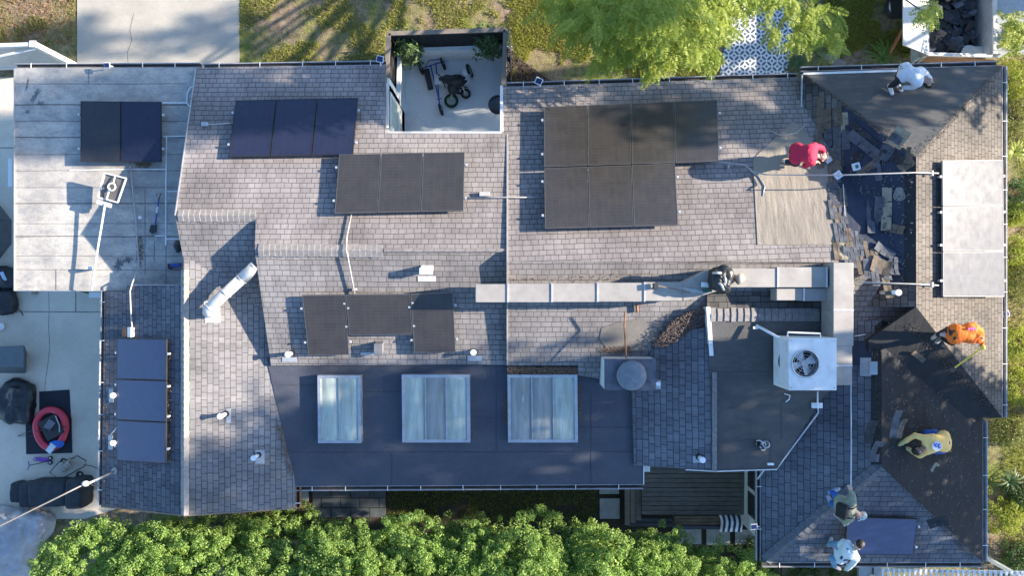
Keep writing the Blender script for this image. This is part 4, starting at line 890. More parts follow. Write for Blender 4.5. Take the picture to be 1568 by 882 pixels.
# overhanging tree with feathery leaves
FEATH = leaf_mat('feathery_leaves', (0.15, 0.27, 0.035), (0.27, 0.36, 0.05), .5, 1.3, (0.48, 0.50, 0.10))
def fronds(base, dirs, L, n=11, leaf=.095, w=.042, droop=.25):
    out = []; 
    for b, d, l in zip(base, dirs, L):
        d = d/np.linalg.norm(d); s = np.cross(d, [0, 0, 1]); s /= np.linalg.norm(s)+1e-9; upn = np.cross(s, d)
        u = np.linspace(.12, 1, n)[:, None]; ctr = b+d*l*u; ctr[:, 2] -= droop*l*u[:, 0]**2
        tap = np.sin(np.clip(u*2.6+.35, 0, 3.05))*.75+.3
        for sg in (-1, 1):
            dd = unit(s*sg+d*.45+np.array([0, 0, -.15])+rng.normal(0, .1, (n, 3))); ll = leaf*tap[:, 0]*(l/.4)
            out.append(leaf_arrays(ctr+dd*(ll/2)[:, None], dd, unit(upn+rng.normal(0, .25, (n, 3))), ll, np.full(n, w)))
        out.append(leaf_arrays((b+d*l*.5+np.array([0, 0, -droop*l*.3]))[None], d[None], upn[None], [l], [.008]))
    return np.concatenate(out)
t = thing('feathery_tree', P(1030, -190, 0), 'big light green tree with feathery leaves hanging over the lawn and the tiled path', 'tree')
tb = P(1030, -170, 0); m = MB(); limb(m, tb, tb+Vector((0, -.3, 3.2)), .22, .16, .05)
tips = [(905, 60, 5.0), (960, 85, 4.6), (1010, 105, 4.4), (1060, 70, 4.9), (1090, 40, 5.1), (880, 20, 5.2), (940, 20, 5.6), (1000, 40, 5.5), (1130, 10, 5.4), (1180, 20, 5.0), (1270, 45, 4.6), (1240, 8, 5.0), (1290, 0, 5.0), (1410, 15, 5.3), (1040, 10, 5.9), (870, -20, 5.5), (1115, 75, 4.6)]
limbs = []
for px, py, z in tips:
    e = P(px, py, z); limb(m, tb+Vector((0, -.3, 3.0)), e, .07, .012, .08, 6); limbs.append(e)
m.build('trunk', BARK, t, True)
cl = [(940, 10, 6.3, 36, 40), (1010, 15, 6.6, 40, 40), (925, 5, 5.5, 42, 50), (985, 30, 5.6, 52, 50), (1045, 20, 5.8, 55, 48), (1085, 12, 5.4, 28, 32), (1000, 70, 4.9, 42, 24), (950, 60, 4.9, 34, 20), (1060, 70, 4.8, 34, 18), (895, 20, 5.1, 32, 24), (860, 2, 5.0, 28, 10), (1150, -12, 5.2, 26, 9), (1205, -4, 5.0, 24, 10), (1245, 20, 4.8, 22, 15), (1275, 45, 4.6, 14, 14), (1005, 108, 4.5, 9, 14), (920, 92, 4.7, 14, 8), (1095, 80, 4.7, 8, 14), (1185, 45, 4.7, 6, 8), (1225, 52, 4.7, 12, 10), (1428, 8, 5.0, 9, 10), (1105, -15, 5.5, 20, 14)]
B_, D_, L_ = [], [], []
for px, py, z, sp, sy in cl:
    nfr = int(6+sp*sy/9)
    for k in range(nfr):
        c = P(px+random.gauss(0, sp*.6), py+random.gauss(0, sy*.55), z+random.uniform(-.7, .35)); 
        if c.y < 4.85 and random.random() < .8: continue
        d = Vector((random.gauss(-.1, .8), random.gauss(-.75, .55), random.gauss(0.0, .3))); B_.append(np.array(c)); D_.append(np.array(d)); L_.append(random.uniform(.28, .5))
quads_mesh('crown', fronds(B_, D_, L_), FEATH, t)
# sparse leaf sprays at the trailer corner belong to another bush outside
t = thing('feathery_shrub', P(1590, 45, 0), 'green leafy bush at the top right corner over the grey trailer side', 'shrub')
B_, D_, L_ = [], [], []
for k in range(90): 
    c = P(1566+random.gauss(0, 9), 48+random.gauss(0, 16), random.uniform(1.4, 2.2)); B_.append(np.array(c)); D_.append(np.array((random.gauss(-.8, .5), random.gauss(-.1, .6), random.gauss(0, .3)))); L_.append(random.uniform(.2, .38))
quads_mesh('foliage', fronds(B_, D_, L_), LIME, t); m = MB(); limb(m, P(1590, 45, 0), P(1570, 48, 1.7), .05, .02); m.build('stem', BARK, t, True)
# tall trees east of the lot whose crowns shade the roofs
SHL = leaf_mat('tall_tree_leaves', (0.05, 0.09, 0.02), (0.08, 0.13, 0.03), .15)
def tall_tree(x, y, blobs, label, leaf=.26):
    t = thing('tall_tree', (x, y, 0), label, 'tree'); out = []
    m = MB(); zt = max(b[2] for b in blobs); limb(m, (x, y, 0), (x, y, zt*.8), .32, .12, .02, 6)
    for bx, by, bz, r, dens in blobs:
        n = int(dens*r*r*52); p = unit(rng.normal(size=(n, 3)))*(rng.uniform(0, 1, (n, 1))**.42)*r+np.array([bx, by, bz])
        keep = np.array([noise.noise(Vector(q)*1.15) > -.42 for q in p]); p = p[keep]
        q = clump_leaves(p, np.full(len(p), .22), 7, leaf, .55, 1); out.append(q); limb(m, (x, y, min(bz, zt*.8)*.8), (bx, by, bz), .08, .03, .05)
    quads_mesh('crown', np.concatenate(out), SHL, t); m.build('trunk', BARK, t, True)
tall_tree(20.5, -2.6, [(20.5, -2.0, 7.6, 1.3, 2.3), (20.5, -3.9, 7.9, 1.2, 2.3), (20.5, -5.4, 7.3, 1.1, 2.3), (20.5, -6.8, 6.3, 1.3, 2.3), (20.5, -0.95, 8.9, 1.1, 2.3), (20.5, -2.6, 9.4, 1.1, 2.3), (20.5, -0.5, 10.4, 1.25, 2.3), (20.5, -2.0, 10.9, 1.2, 2.3), (20.5, -0.1, 12, 1.35, 2.3), (20.5, -1.5, 12.6, 1.1, 2.3), (20.5, 0.1, 13.7, 1.2, 2.3), (20.5, -1.2, 14.4, 1.2, 2.3), (20.5, -0.8, 15.4, 0.8, 2.3), (20.5, -3.5, 6, 1.6, 2.3), (20.5, -1.7, 6.2, 0.9, 2.3), (20.5, -3.2, 8.8, 0.8, 2.3)], 'tall dense tree beyond the right border, outside the picture')
tall_tree(20.9, 8.2, [(20.5, 6.0, 7.8, 1.1, 1.7), (20.5, 5.9, 9.2, 1.0, 1.7), (20.5, 7.2, 8.6, 0.9, 1.7), (20.5, 6.0, 10.4, 0.9, 1.7), (20.5, 7.3, 10.4, 0.8, 1.7), (20.5, 7.7, 14.2, 0.95, 1.7), (20.5, 7.8, 15.4, 1.1, 2.2), (20.5, 8.0, 16.6, 1.15, 2.2), (20.5, 9.0, 17.3, 0.8, 1.7), (20.5, 10.6, 12.4, 0.8, 1.7), (20.5, 10.9, 14.2, 0.8, 1.7), (20.5, 8.6, 15, 0.7, 1.7), (20.5, 7.0, 6.6, 1.0, 1.7)], 'tall tree beyond the upper right corner, outside the picture')
# grass blades
def blades(n, regions, label, name='grass', h=.07, mat=None, thr=-.05):
    pts = []
    while sum(len(p) for p in pts) < n:
        x0, y0, x1, y1 = regions[rng.integers(len(regions))] if False else regions[rng.choice(len(regions), p=np.array([(r[2]-r[0])*(r[3]-r[1]) for r in regions])/sum((r[2]-r[0])*(r[3]-r[1]) for r in regions))]
        q = np.stack([rng.uniform(x0, x1, 4000), rng.uniform(y0, y1, 4000)], 1); w_ = np.stack([(q[:, 0]-784)*CZ/F, (441-q[:, 1])*CZ/F, np.zeros(len(q))], 1)
        keep = np.array([noise.noise(Vector((a[0]*.9, a[1]*.9, 3)))+.35*noise.noise(Vector((a[0]*3.3, a[1]*3.3, 8))) > thr for a in w_]); pts.append(w_[keep])
    p = np.concatenate(pts)[:n]; hh = h*rng.uniform(.5, 1.4, n); d = unit(np.stack([rng.normal(0, .6, n), rng.normal(0, .6, n), np.ones(n)*.8], 1)); nn = unit(rng.normal(size=(n, 3)))
    c = p+d*(hh/2)[:, None]; o = quads_mesh(name, leaf_arrays(c, d, nn, hh, hh*.16), mat); tag(o, label, 'grass', kind='stuff')
GRASS = leaf_mat('grass_blades', (0.15, 0.21, 0.03), (0.32, 0.35, 0.05), .4, 1.2, (0.52, 0.48, 0.13))
blades(85000, [(368, -20, 592, 96), (592, -20, 780, 42), (780, -20, 1100, 130), (1215, -20, 1400, 100)], 'patchy green and yellow lawn along the top of the picture', mat=GRASS, h=.08)
blades(16000, [(1536, 90, 1600, 890)], 'rough grass on the right border strip', mat=GRASS, h=.09, thr=-.3)
blades(14000, [(595, 750, 915, 800), (380, 780, 470, 830)], 'dim mossy grass strip in the side yard between roof and hedge', mat=leaf_mat('dim_grass', (.13, .22, .02), (.2, .28, .025), .35, 1.2, (.34, .36, .05)), h=.06, thr=-.3)
blades(5000, [(-20, -20, 112, 70)], 'dry weeds on the leafy soil at the top left', mat=OLIVE, h=.06, thr=.1)
# leaf litter on the soil and roofs
LIT = plain('leaf_litter', (0.17, 0.11, 0.07), .9, var=.6, scale=30)
def litter(n, fn, label, L=.05, mat=LIT, name='leaf_litter'):
    p, nr = [], []
    for _ in range(n):
        a, b = fn(); p.append(a); nr.append(b)
    p = np.array([list(v) for v in p]); nr = unit(np.array([list(v) for v in nr])+rng.normal(0, .35, (n, 3))); d = unit(np.cross(nr, rng.normal(size=(n, 3))))
    l = L*rng.uniform(.5, 1.3, n); o = quads_mesh(name, leaf_arrays(p, d, nr, l, l*.45), mat); tag(o, label, 'leaf litter', kind='stuff')
def on(key, poly, off=.015, pile=.03):
    x0, x1 = min(p[0] for p in poly), max(p[0] for p in poly); y0, y1 = min(p[1] for p in poly), max(p[1] for p in poly)
    def inside(x, y):
        c = False
        for i in range(len(poly)):
            (ax, ay), (bx, by) = poly[i], poly[i-1]
            if (ay > y) != (by > y) and x < (bx-ax)*(y-ay)/(by-ay)+ax: c = not c
        return c
    def f():
        while True:
            x, y = random.uniform(x0, x1), random.uniform(y0, y1)
            if inside(x+random.gauss(0, 1.2), y+random.gauss(0, 1.2)): break
        if key is None: return P(x, y, off+random.random()*pile), (0, 0, 1)
        return PL[key].at(x, y, off+random.random()*pile), PL[key].n
    return f
litter(5200, on('CS', [(1000, 531), (1030, 492), (1060, 476), (1082, 474), (1083, 508), (1050, 520), (1015, 532)], .03, .16), 'heap of brown leaves in the roof valley beside the white fascia', .045, plain('brown_litter', (.13, .095, .08), .9, var=.7, scale=40))
litter(2600, on('J', [(777, 562), (885, 563), (885, 574), (777, 574)], .1, .12), 'brown leaf litter banked above the right skylight', .04)
for k, (pl, poly, n, lb) in enumerate((('J', [(772, 600), (777, 600), (777, 650), (771, 650)], 220, 'leaf litter along the left edge of the right skylight'), ('J', [(885, 590), (891, 590), (890, 640), (886, 640)], 160, 'thin leaf litter along the right edge of the right skylight'), ('KE', [(421, 640), (432, 655), (443, 700), (450, 735), (440, 720), (428, 670)], 420, 'dry pine needles caught in the valley of the left gable'),
        ('CS', [(920, 533), (968, 530), (966, 541), (922, 541)], 420, 'dry twigs and leaves piled above the white roof curb'), ('A', [(208, 370), (216, 356), (221, 380), (216, 410), (208, 400)], 300, 'rusty brown needles on the white roof beside the conduit'), ('A', [(206, 249), (232, 249), (228, 256), (210, 257)], 220, 'rusty brown debris just below the blue panel on the white roof'),
        ('CS', [(780, 424), (1020, 418), (1020, 429), (780, 431)], 260, 'yellow brown leaves along the upper edge of the long duct'), ('FW', [(1338, 500), (1349, 500), (1349, 712), (1338, 712)], 900, 'crumbled debris along the stripped ridge of the lower wing'),
        ('ES', [(1385, 500), (1400, 495), (1530, 628), (1520, 640)], 1500, 'crumbled dark debris along the diagonal hip below the man in orange'), ('FS', [(1350, 712), (1362, 720), (1500, 855), (1485, 858)], 700, 'crumbled debris along the hip beside the single blue panel'),
        ('EN', [(1228, 112), (1234, 112), (1352, 198), (1345, 202)], 700, 'black debris line along the left hip of the grey felted slope'), ('EE', [(1403, 236), (1408, 244), (1536, 106), (1530, 100)], 700, 'black debris line along the right hip of the grey felted slope'), ('EN', [(1335, 190), (1360, 180), (1395, 210), (1380, 232), (1350, 215)], 260, 'scattered debris at the peak of the grey felted hip'), ('KW', [(160, 450), (166, 450), (163, 770), (157, 770)], 700, 'brown debris lining the eave above the side driveway'), ('KW', [(257, 520), (262, 520), (262, 710), (256, 710)], 380, 'dark debris along the right side of the blue panel column'))):
    litter(n, on(pl, poly, .012, .03), lb, .035, LIT if k not in (7, 8, 9, 10, 11) else plain('black_debris', (.07, .06, .05), .95, var=.7, scale=30))
litter(240, on('EW', [(1300, 180), (1345, 215), (1400, 260), (1398, 430), (1340, 428), (1305, 330)], .03, .03), 'torn bits and grit strewn over the dark underlayment in the valley', .075, plain('torn_bits', (.12, .115, .11), .95, var=.7, scale=30))
litter(500, on('FE', [(1358, 500), (1420, 540), (1500, 650), (1498, 850), (1360, 720)], .02, .02), 'torn bits and grit strewn over the black felt slope', .05, plain('torn_bits', (.12, .115, .11), .95, var=.7, scale=30))
litter(2600, on(None, [(-40, -40), (116, -40), (116, 68), (-40, 68)], .02, .03), 'fallen brown and reddish leaves on the soil left of the driveway', .06, plain('rust_leaves', (.24, .13, .06), .9, var=.6, scale=20))
litter(1500, on(None, [(776, 70), (800, 92), (852, 130), (850, 160), (776, 160)], .04, .04), 'dark bark chips on the mulch bed beside the courtyard', .07, plain('bark_chips', (.07, .05, .04), .9, var=.6, scale=20))
litter(700, on(None, [(455, 770), (476, 770), (476, 783), (450, 783)], .03, .04), 'reddish leaves beside the corner of the slate patio', .05)
# ---------------- courtyard ----------------
t = thing('courtyard_wall', P(684, 60, 0), 'black boarded courtyard fence with white plaster foot and weathered grey cap', 'wall')
zt = 1.85; A_ = P(595, 51, zt); B_ = P(774, 45, zt); C_ = P(771, 131, zt); D_ = P(592, 130, zt)
BLKW = plain('black_stained_board', (0.022, 0.02, 0.022), .9, var=.5, scale=3, stretch=(9, 9, .6))
def wallseg(a, b, z0, z1, th, mat, name, off=0):
    d = (b-a); d.z = 0; d.normalize(); n_ = Vector((-d.y, d.x, 0)); m = MB()
    a2 = Vector((a.x, a.y, 0))+n_*off; b2 = Vector((b.x, b.y, 0))+n_*off
    m.hexa([q+Vector((0, 0, z0)) for q in (a2-n_*th/2, b2-n_*th/2, b2+n_*th/2, a2+n_*th/2)], [q+Vector((0, 0, z1)) for q in (a2-n_*th/2, b2-n_*th/2, b2+n_*th/2, a2+n_*th/2)]); return m.build(name, mat, t)
wallseg(A_, B_, .02, 1.8, .05, BLKW, 'boarding'); wallseg(D_, A_, .02, 1.8, .05, BLKW, 'boarding'); wallseg(B_, C_, .02, 1.8, .05, BLKW, 'boarding')
wallseg(A_+Vector((.1, 0, 0)), B_-Vector((.1, 0, 0)), .03, .92, .10, STUCCO, 'plaster_foot', -.10); wallseg(D_+Vector((.02, -.55, 0)), A_+Vector((.02, -.16, 0)), .03, .92, .10, STUCCO, 'plaster_foot', -.10)
for a, b in ((A_, B_), (D_, A_), (B_, C_)): MB().beam(a+Vector((0, 0, 0)), b, .11, .05).build('cap_rail', WOODG, t)
m = MB(); m.beam(P(781, 60, 1.2), P(783, 120, 1.2), .03, 1.6); m.build('outer_board', WOODG, t)
# white door wall on the west side of the yard (part of the house)
m = MB(); x = -3.0
GREEN = plain('pale_green_glass', (0.42, 0.52, 0.46), .25, spec=.6)
m.hexa([Vector(q) for q in ((x-.06, 3.9, .05), (x, 3.9, .05), (x, 5.15, .05), (x-.06, 5.15, .05))], [Vector(q) for q in ((x-.06, 3.9, 2.6), (x, 3.9, 2.6), (x, 5.15, 2.45), (x-.06, 5.15, 2.45))]); m.build('wall', STUCCO, H)
wn = MB().box((x+.012, 4.35, 1.55), (.03, .95, 1.75)).build('window', WHITE, H); MB().box((x+.03, 4.35, 1.85), (.012, .72, 1.0)).build('pane', GREEN, wn)
m = MB(); m.beam(P(588, 203.5, 2.74), P(768, 203.5, 3.2), .06, .12); m.build('fascia', WHITE, H)
m = MB(); m.beam(P(768, 134, 2.85), P(768.5, 204, 3.15), .07, .20); m.build('fascia', WHITE, H)
WINBLK = plain('window_glass_dark', (.03, .035, .04), .15)
wn = MB().box((6.33, -5.35, 1.35), (.05, 1.5, 1.05)).build('window', WHITE, H); wn['label'] = 'tall white framed window on the wing wall beside the deck'
for yy in (-4.98, -5.72): MB().box((6.30, yy, 1.35), (.012, .62, .88)).build('pane', WINBLK, wn)
def potted(px, py, label, seed):
    t = thing('potted_plant', P(px, py, .05), label, 'potted plant', None); c = P(px, py, .03); m = MB(); m.cyl(c, .15, .32, 20, r2=.20); m.torus(c+Vector((0, 0, .32)), .195, .02); m.build('pot', plain('pot_grey', (.32, .31, .29), .7), t)
    th = rng.uniform(0, 6.28, 120); r = rng.uniform(.05, .42, 120); z = rng.uniform(.5, 1.55, 120)
    base = np.stack([c.x+np.cos(th)*r*(1.2-z*.3), c.y+np.sin(th)*r*(1.2-z*.3), z], 1); quads_mesh('foliage', clump_leaves(base, np.full(120, .13), 11, .15, .35), LF_GREEN, t)
    m = MB(); [limb(m, c+Vector((0, 0, .3)), c+Vector((random.uniform(-.25, .25), random.uniform(-.25, .25), 1.3)), .015, .006) for _ in range(6)]; m.build('stem', BARK, t, True)
LF_GREEN = leaf_mat('courtyard_leaves', (.07, .14, .04), (.12, .20, .06), .25, 4, (.26, .34, .16))
potted(632, 92, 'bushy potted plant in the upper left corner of the courtyard', 1); potted(750, 84, 'bushy potted plant in the upper right corner of the courtyard', 2)
# wheels
def wheel(c, r, axis, parent, rim=None, tr=.03, spokes=8, name='wheel'):
    o = MB().torus(c, r-tr, tr, axis, 26, 8).build(name, RUBBER, parent, True)
    if rim: MB().torus(c, r-tr*2.0, tr*.45, axis, 24, 6).build('rim', rim, o, True)
    ax = Vector(axis).normalized(); u = ax.orthogonal().normalized(); v = ax.cross(u); m = MB()
    for k in range(spokes//2):
        a = math.pi*k/(spokes//2); d = u*math.cos(a)+v*math.sin(a); m.tube([Vector(c)-d*(r-tr*1.5), Vector(c)+d*(r-tr*1.5)], .006, 5)
    m.cyl(Vector(c)-ax*.03, .03, .06, 10, axis=ax); m.build('hub', METAL, o); return o
BLUEP = plain('blue_enamel', (0.04, 0.08, 0.36), .35); GRNP = plain('green_enamel', (.06, .38, .09), .4)
t = thing('tricycle', P(662, 125, .03), 'long blue tricycle lying across the courtyard with wheels at both ends', 'tricycle')
m = MB(); z = .3
m.tube([P(647, 104, z), P(680, 93, z)], .018, 8); m.tube([P(659, 99, z), P(667, 130, z), P(672, 152, z+.1)], .020, 8); m.tube([P(667, 96, z), P(670, 120, z+.05), P(672, 150, z+.1)], .020, 8); m.tube([P(651, 102, z), P(656, 92, z), P(676, 90, z)], .014, 8); m.tube([P(672, 150, z+.1), P(673, 158, z), P(675, 164, .2)], .022, 8); m.tube([P(668, 152, z+.2), P(677, 150, z+.2)], .014, 8)
m.build('frame', BLUEP, t, True)
wheel(P(644, 104, .2), .19, (.93, .3, .12), t); wheel(P(678, 96, .2), .20, (.93, .3, .12), t); wheel(P(675, 167, .2), .18, (.95, .25, .1), t)
MB().box(P(656, 121, .22), (.16, .60, .05), rz=.22).build('seat_board', BLACKP, t, bevel=.03)
t = thing('motorbike', P(700, 125, .03), 'black mini motorbike with one green rimmed wheel leaning in the courtyard', 'motorbike')
wheel(P(691, 154, .12), .20, (.1, .1, 1), t, GRNP, .035); wheel(P(719, 108, .3), .20, (.9, .3, .25), t, METAL, .035)
m = MB(); m.ball(P(700, 124, .42), (.28, .20, .17)); m.ball(P(688, 122, .45), (.20, .12, .09)); m.ball(P(694, 134, .38), (.17, .2, .12)); m.build('engine', BLACKP, t, True)
m = MB(); m.tube([P(672, 121, .62), P(684, 118, .58), P(704, 120, .55)], [.05, .08, .06], 10); m.build('seat', plain('black_vinyl', (.025, .025, .028), .5), t, True)
m = MB(); m.tube([P(668, 110, .7), P(676, 118, .72), P(682, 134, .6)], .016, 8); m.build('handlebar', BLACKP, t, True)
m = MB(); m.tube([P(706, 120, .5), P(718, 108, .4)], .022, 8); m.tube([P(692, 140, .35), P(691, 153, .2)], .022, 8); m.build('fork', GALV, t, True)
m = MB(); m.box(P(712, 112, .45), (.11, .16, .05), rz=.5); m.build('number_plate', WHITE, t)
t = thing('child_bike', P(712, 135, .03), 'small bicycle with pale fork and black tyre at the right of the motorbike', 'bicycle')
wheel(P(713, 143, .12), .145, (.1, .1, 1), t, RUST, .03, 10); wheel(P(703, 138, .15), .13, (.2, .4, .9), t, None, .028)
m = MB(); m.tube([P(713, 143, .16), P(707, 131, .45), P(712, 122, .5), P(720, 113, .48)], .018, 8); m.tube([P(709, 132, .45), P(717, 125, .45), P(721, 115, .45)], .014, 8); m.build('frame', VW, t, True)
m = MB(); m.tube([P(701, 128, .5), P(716, 134, .5)], .014, 8); m.build('handlebar', BLACKP, t, True)
t = thing('helmet', P(671, 122, .5), 'white vented cycle helmet resting on the blue tricycle', 'helmet')
c = P(671, 122, .52); MB().ball(c, (.115, .14, .08)).build('liner', BLACKP, t, True)
for k in range(-2, 3):
    m = MB(); m.tube([c+Vector((k*.038+.01*u, .14*math.cos(math.pi*(u+1)/2+math.pi)*-1, .085*math.sqrt(max(0, 1-u*u))+.01)) for u in (-.9, -.5, 0, .5, .9)], .015, 6); m.build('rib', VW, t, True)
t = thing('kettle_grill', P(757, 160, .5), 'dark round kettle grill half hidden under the courtyard eave', 'grill')
c = P(762, 160, .75); MB().ball(c, (.26, .26, .2), n=24, m=12).build('lid', plain('grill_enamel', (.03, .035, .05), .25), t, True)
for k in range(3): a = 2.1*k; m = MB(); m.tube([c, c+Vector((math.cos(a)*.2, math.sin(a)*.2, -.7))], .012, 6); m.build('leg', METAL, t)
tag(MB().box(P(750, 165, .05), (.07, .05, .04)).build('paint_lid', VW, bevel=.01), 'tiny white lid on the courtyard floor beside the grill', 'lid')

# ---------------- side yard ----------------
t = thing('deck', P(1065, 750, .3), 'weathered grey wooden deck with worn boards in the side yard', 'deck')
z = .45; y = 705
while y < 789:
    MB().prism([P(a, b, z+random.uniform(-.003, .003)) for a, b in ((983, y+.35), (1150, y+.35), (1150, y+6.6), (983, y+6.6))], .05).build('board', PLANK, t); y += 7.0
for k in range(3):
    MB().prism([P(a, b, .30) for a, b in ((957+k*8.6, 742), (964.6+k*8.6, 742), (964.6+k*8.6, 805-4*k), (957+k*8.6, 805-4*k))], .05).build('side_board', WOODG if k != 2 else PLANK, t)
for k in range(2): MB().prism([P(a, b, .24) for a, b in ((962, 794+k*7), (1030, 794+k*7), (1030, 800+k*7), (962, 800+k*7))], .05).build('step_board', plain('stained_step', (.05, .055, .065), .8), t)
t = thing('bench', P(1070, 797, 0), 'low wooden bench at the edge of the deck under the striped cushion', 'bench')
for k in range(3): MB().prism([P(a, b, .75) for a, b in ((1033, 791+k*4.6), (1118, 791+k*4.6), (1118, 795+k*4.6), (1033, 795+k*4.6))], .03).build('seat_slat', plain('bench_wood', (.15, .11, .07), .8, var=.4, scale=5), t)
MB().prism([P(a, b, .78) for a, b in ((1030, 805), (1122, 807), (1122, 812), (1030, 810))], .06).build('front_rail', plain('bench_rail', (.05, .06, .085), .7), t)
for px in (1036, 1116):
    for py in (794, 806): MB().box(P(px, py, .38), (.06, .06, .7)).build('leg', WOODG, t)
STR = None
def stripes():
    m, t2, b = nodes('navy_white_stripes'); cc = coord(t2, 'UV'); s = t2.nodes.new('ShaderNodeSeparateXYZ'); t2.links.new(cc, s.inputs[0])
    f = math_(t2, 'LESS_THAN', math_(t2, 'FRACT', math_(t2, 'MULTIPLY', s.outputs[0], 4.3)), .5); t2.links.new(mixc(t2, f, (.02, .03, .08), (.75, .76, .78)), b.inputs['Base Color']); b.inputs['Roughness'].default_value = .85; return m
n = 16; vs = []; fs = []; uvs = []
for j in range(n+1):
    for i in range(n+1):
        u, v = i/n, j/n; p = P(1101+u*34+v*2, 789+v*26, 0); h = .80+.13*(1-abs(2*u-1)**4)*(1-abs(2*v-1)**4)+.02*noise.noise(Vector((u*4, v*4, 1)))
        q = P(1101+u*34+2*v, 789+v*26, h); q.x += .03*math.sin(v*4); vs.append(q); uvs.append((u, v))
fs = [(j*(n+1)+i, j*(n+1)+i+1, (j+1)*(n+1)+i+1, (j+1)*(n+1)+i) for j in range(n) for i in range(n)]
me = bpy.data.meshes.new('striped_cushion'); me.from_pydata(vs, [], [f[::-1] for f in fs]); me.update(); ul = me.uv_layers.new(name='UVMap')
for l in me.loops: ul.data[l.index].uv = uvs[l.vertex_index]
o = link('striped_cushion', me, stripes(), None, True); sm = o.modifiers.new('thick', 'SOLIDIFY'); sm.thickness = .08; sm.offset = -1
tag(o, 'navy and white striped cushion on the right end of the deck bench', 'cushion')

# ---------------- things on the side driveway ----------------
def puff(name, c, r, mat, parent=None, amp=.1, freq=3, p=3.0, n=48, m_=26, zmin=0.02, rz=0):
    """rounded box with crumples"""
    vs = []; fs = []; c = Vector(c); R = Matrix.Rotation(rz, 3, 'Z')
    sg = lambda v, e: math.copysign(abs(v)**e, v)
    for i in range(m_+1):
        t_ = math.pi*i/m_
        for k in range(n):
            a = 2*math.pi*k/n; e = 2/p
            q = Vector((r[0]*sg(math.sin(t_), e)*sg(math.cos(a), e), r[1]*sg(math.sin(t_), e)*sg(math.sin(a), e), r[2]*sg(math.cos(t_), e)))
            w_ = c+R @ q; d = noise.noise(w_*freq)*amp+abs(noise.noise(w_*freq*2.3+Vector((5, 1, 2))))*amp*.7
            w_ = c+R @ (q*(1+d/max(.2, q.length))); w_.z = max(zmin, w_.z); vs.append(w_)
    for i in range(m_):
        for k in range(n): fs.append((i*n+k, (i+1)*n+k, (i+1)*n+(k+1) % n, i*n+(k+1) % n))
    return mesh_obj(name, vs, fs, mat, parent, True)
DKF = plain('dark_cover_fabric', (0.03, 0.035, 0.042), .8, var=.35, scale=5); GRF = plain('grey_tarp', (0.42, 0.42, 0.43), .75, var=.25, scale=2, dirt=(.2, .2, .2), bump=.03, bscale=5)
t = thing('hot_tub', P(-12, 355, 0), 'dark octagonal hot tub cover half hidden under the white roof edge', 'hot tub')
m = MB(); cc = P(-15, 355, 0); oct_ = [Vector((cc.x+.98*math.cos(math.pi*(k+.5)/4)*.68, cc.y+math.sin(math.pi*(k+.5)/4)*.86, .85)) for k in range(8)]; m.prism(oct_, .83); m.build('shell', plain('tub_shell', (.12, .13, .14), .6), t)
m = MB(); m.prism([Vector((p.x, p.y, .93)) for p in [cc+(q-cc)*1.04 for q in oct_]], .07); m.build('cover', plain('tub_cover', (.06, .075, .09), .6, var=.3), t, bevel=.02)
t = thing('storage_box', P(10, 552, 0), 'long grey blue covered box at the left edge of the driveway', 'storage box')
m = MB(); z = .7; b4 = [P(-50, 572, .02), P(40, 572, .02), P(41, 537, .02), P(-50, 541, .02)]; t4 = [P(-52, 560, z), P(38, 562, z), P(38, 529, z), P(-52, 533, z)]; m.hexa(b4, t4); m.build('body', plain('box_cover', (.08, .10, .11), .6, var=.2), t, bevel=.03)
m = MB(); m.hexa([p+Vector((0, 0, .005)) for p in t4], [p+Vector((0, 0, .05)) for p in t4]); m.build('lid', plain('box_lid', (.095, .12, .13), .55, var=.15), t, bevel=.02)
o = puff('crumpled_cover', P(26, 616, .15), (.50, .64, .22), plain('glossy_black_fabric', (.022, .024, .025), .35, var=.5, scale=4), None, .12, 3.2, 2.6); tag(o, 'crumpled shiny black oval cover lying on the driveway', 'cover')
MATM = plain('black_mat', (.018, .022, .032), .9)
for i, (q, l) in enumerate((([(60, 600), (106, 597), (109, 650), (60, 650)], 'black rubber mat, upper piece, above the red ring'), ([(39, 640), (109, 640), (110, 694), (40, 696)], 'black rubber mat, lower piece, under the red ring'))):
    o = MB().prism([P(x, y, .035+i*.012) for x, y in q], .02).build('floor_mat', MATM); tag(o, l, 'mat', None)
t = thing('inflatable_ring', P(78, 658, .05), 'red and black oval inflatable ring with things piled inside', 'inflatable')
cR = P(78, 657, .17); pts = [cR+Vector((.40*math.cos(a)*(1+.12*math.sin(a)), .53*math.sin(a), 0)) for a in [2*math.pi*k/40 for k in range(40)]]
m = MB(); m.tube(pts, .095, 12, close=True); m.build('ring', plain('red_vinyl', (.62, .045, .075), .35, var=.12), t, True)
m = MB(); m.prism([cR+Vector((.34*math.cos(a), .46*math.sin(a), -.05)) for a in [2*math.pi*k/24 for k in range(24)]], .04); m.build('floor', MATM, t)
def flat(name, px, py, z, sx, sy, sz, rz, mat, label, cat, parent=None):
    o = MB().box(P(px, py, z), (sx, sy, sz), rz=math.radians(rz)).build(name, mat, parent, bevel=min(.012, sz*.4)); return o if parent else tag(o, label, cat)
flat('board', 79, 655, .26, .52, .58, .06, 28, plain('dark_board', (.035, .035, .035), .8), 'dark square board lying inside the red inflatable', 'board')
flat('grey_panel', 76, 651, .31, .21, .28, .03, -35, plain('mauve_grey', (.15, .14, .17), .5), 'small grey flat case on the dark board', 'case')
flat('white_case', 78, 687, .30, .17, .26, .05, -38, plain('pale_box', (.62, .68, .70), .5), 'small pale box on the lower end of the red inflatable', 'box')
o = puff('blue_cloth', P(88, 680, .24), (.20, .10, .05), plain('blue_cloth', (.03, .14, .5), .8), None, .05, 8, 2); tag(o, 'bright blue cloth beside the pale box in the inflatable', 'cloth')
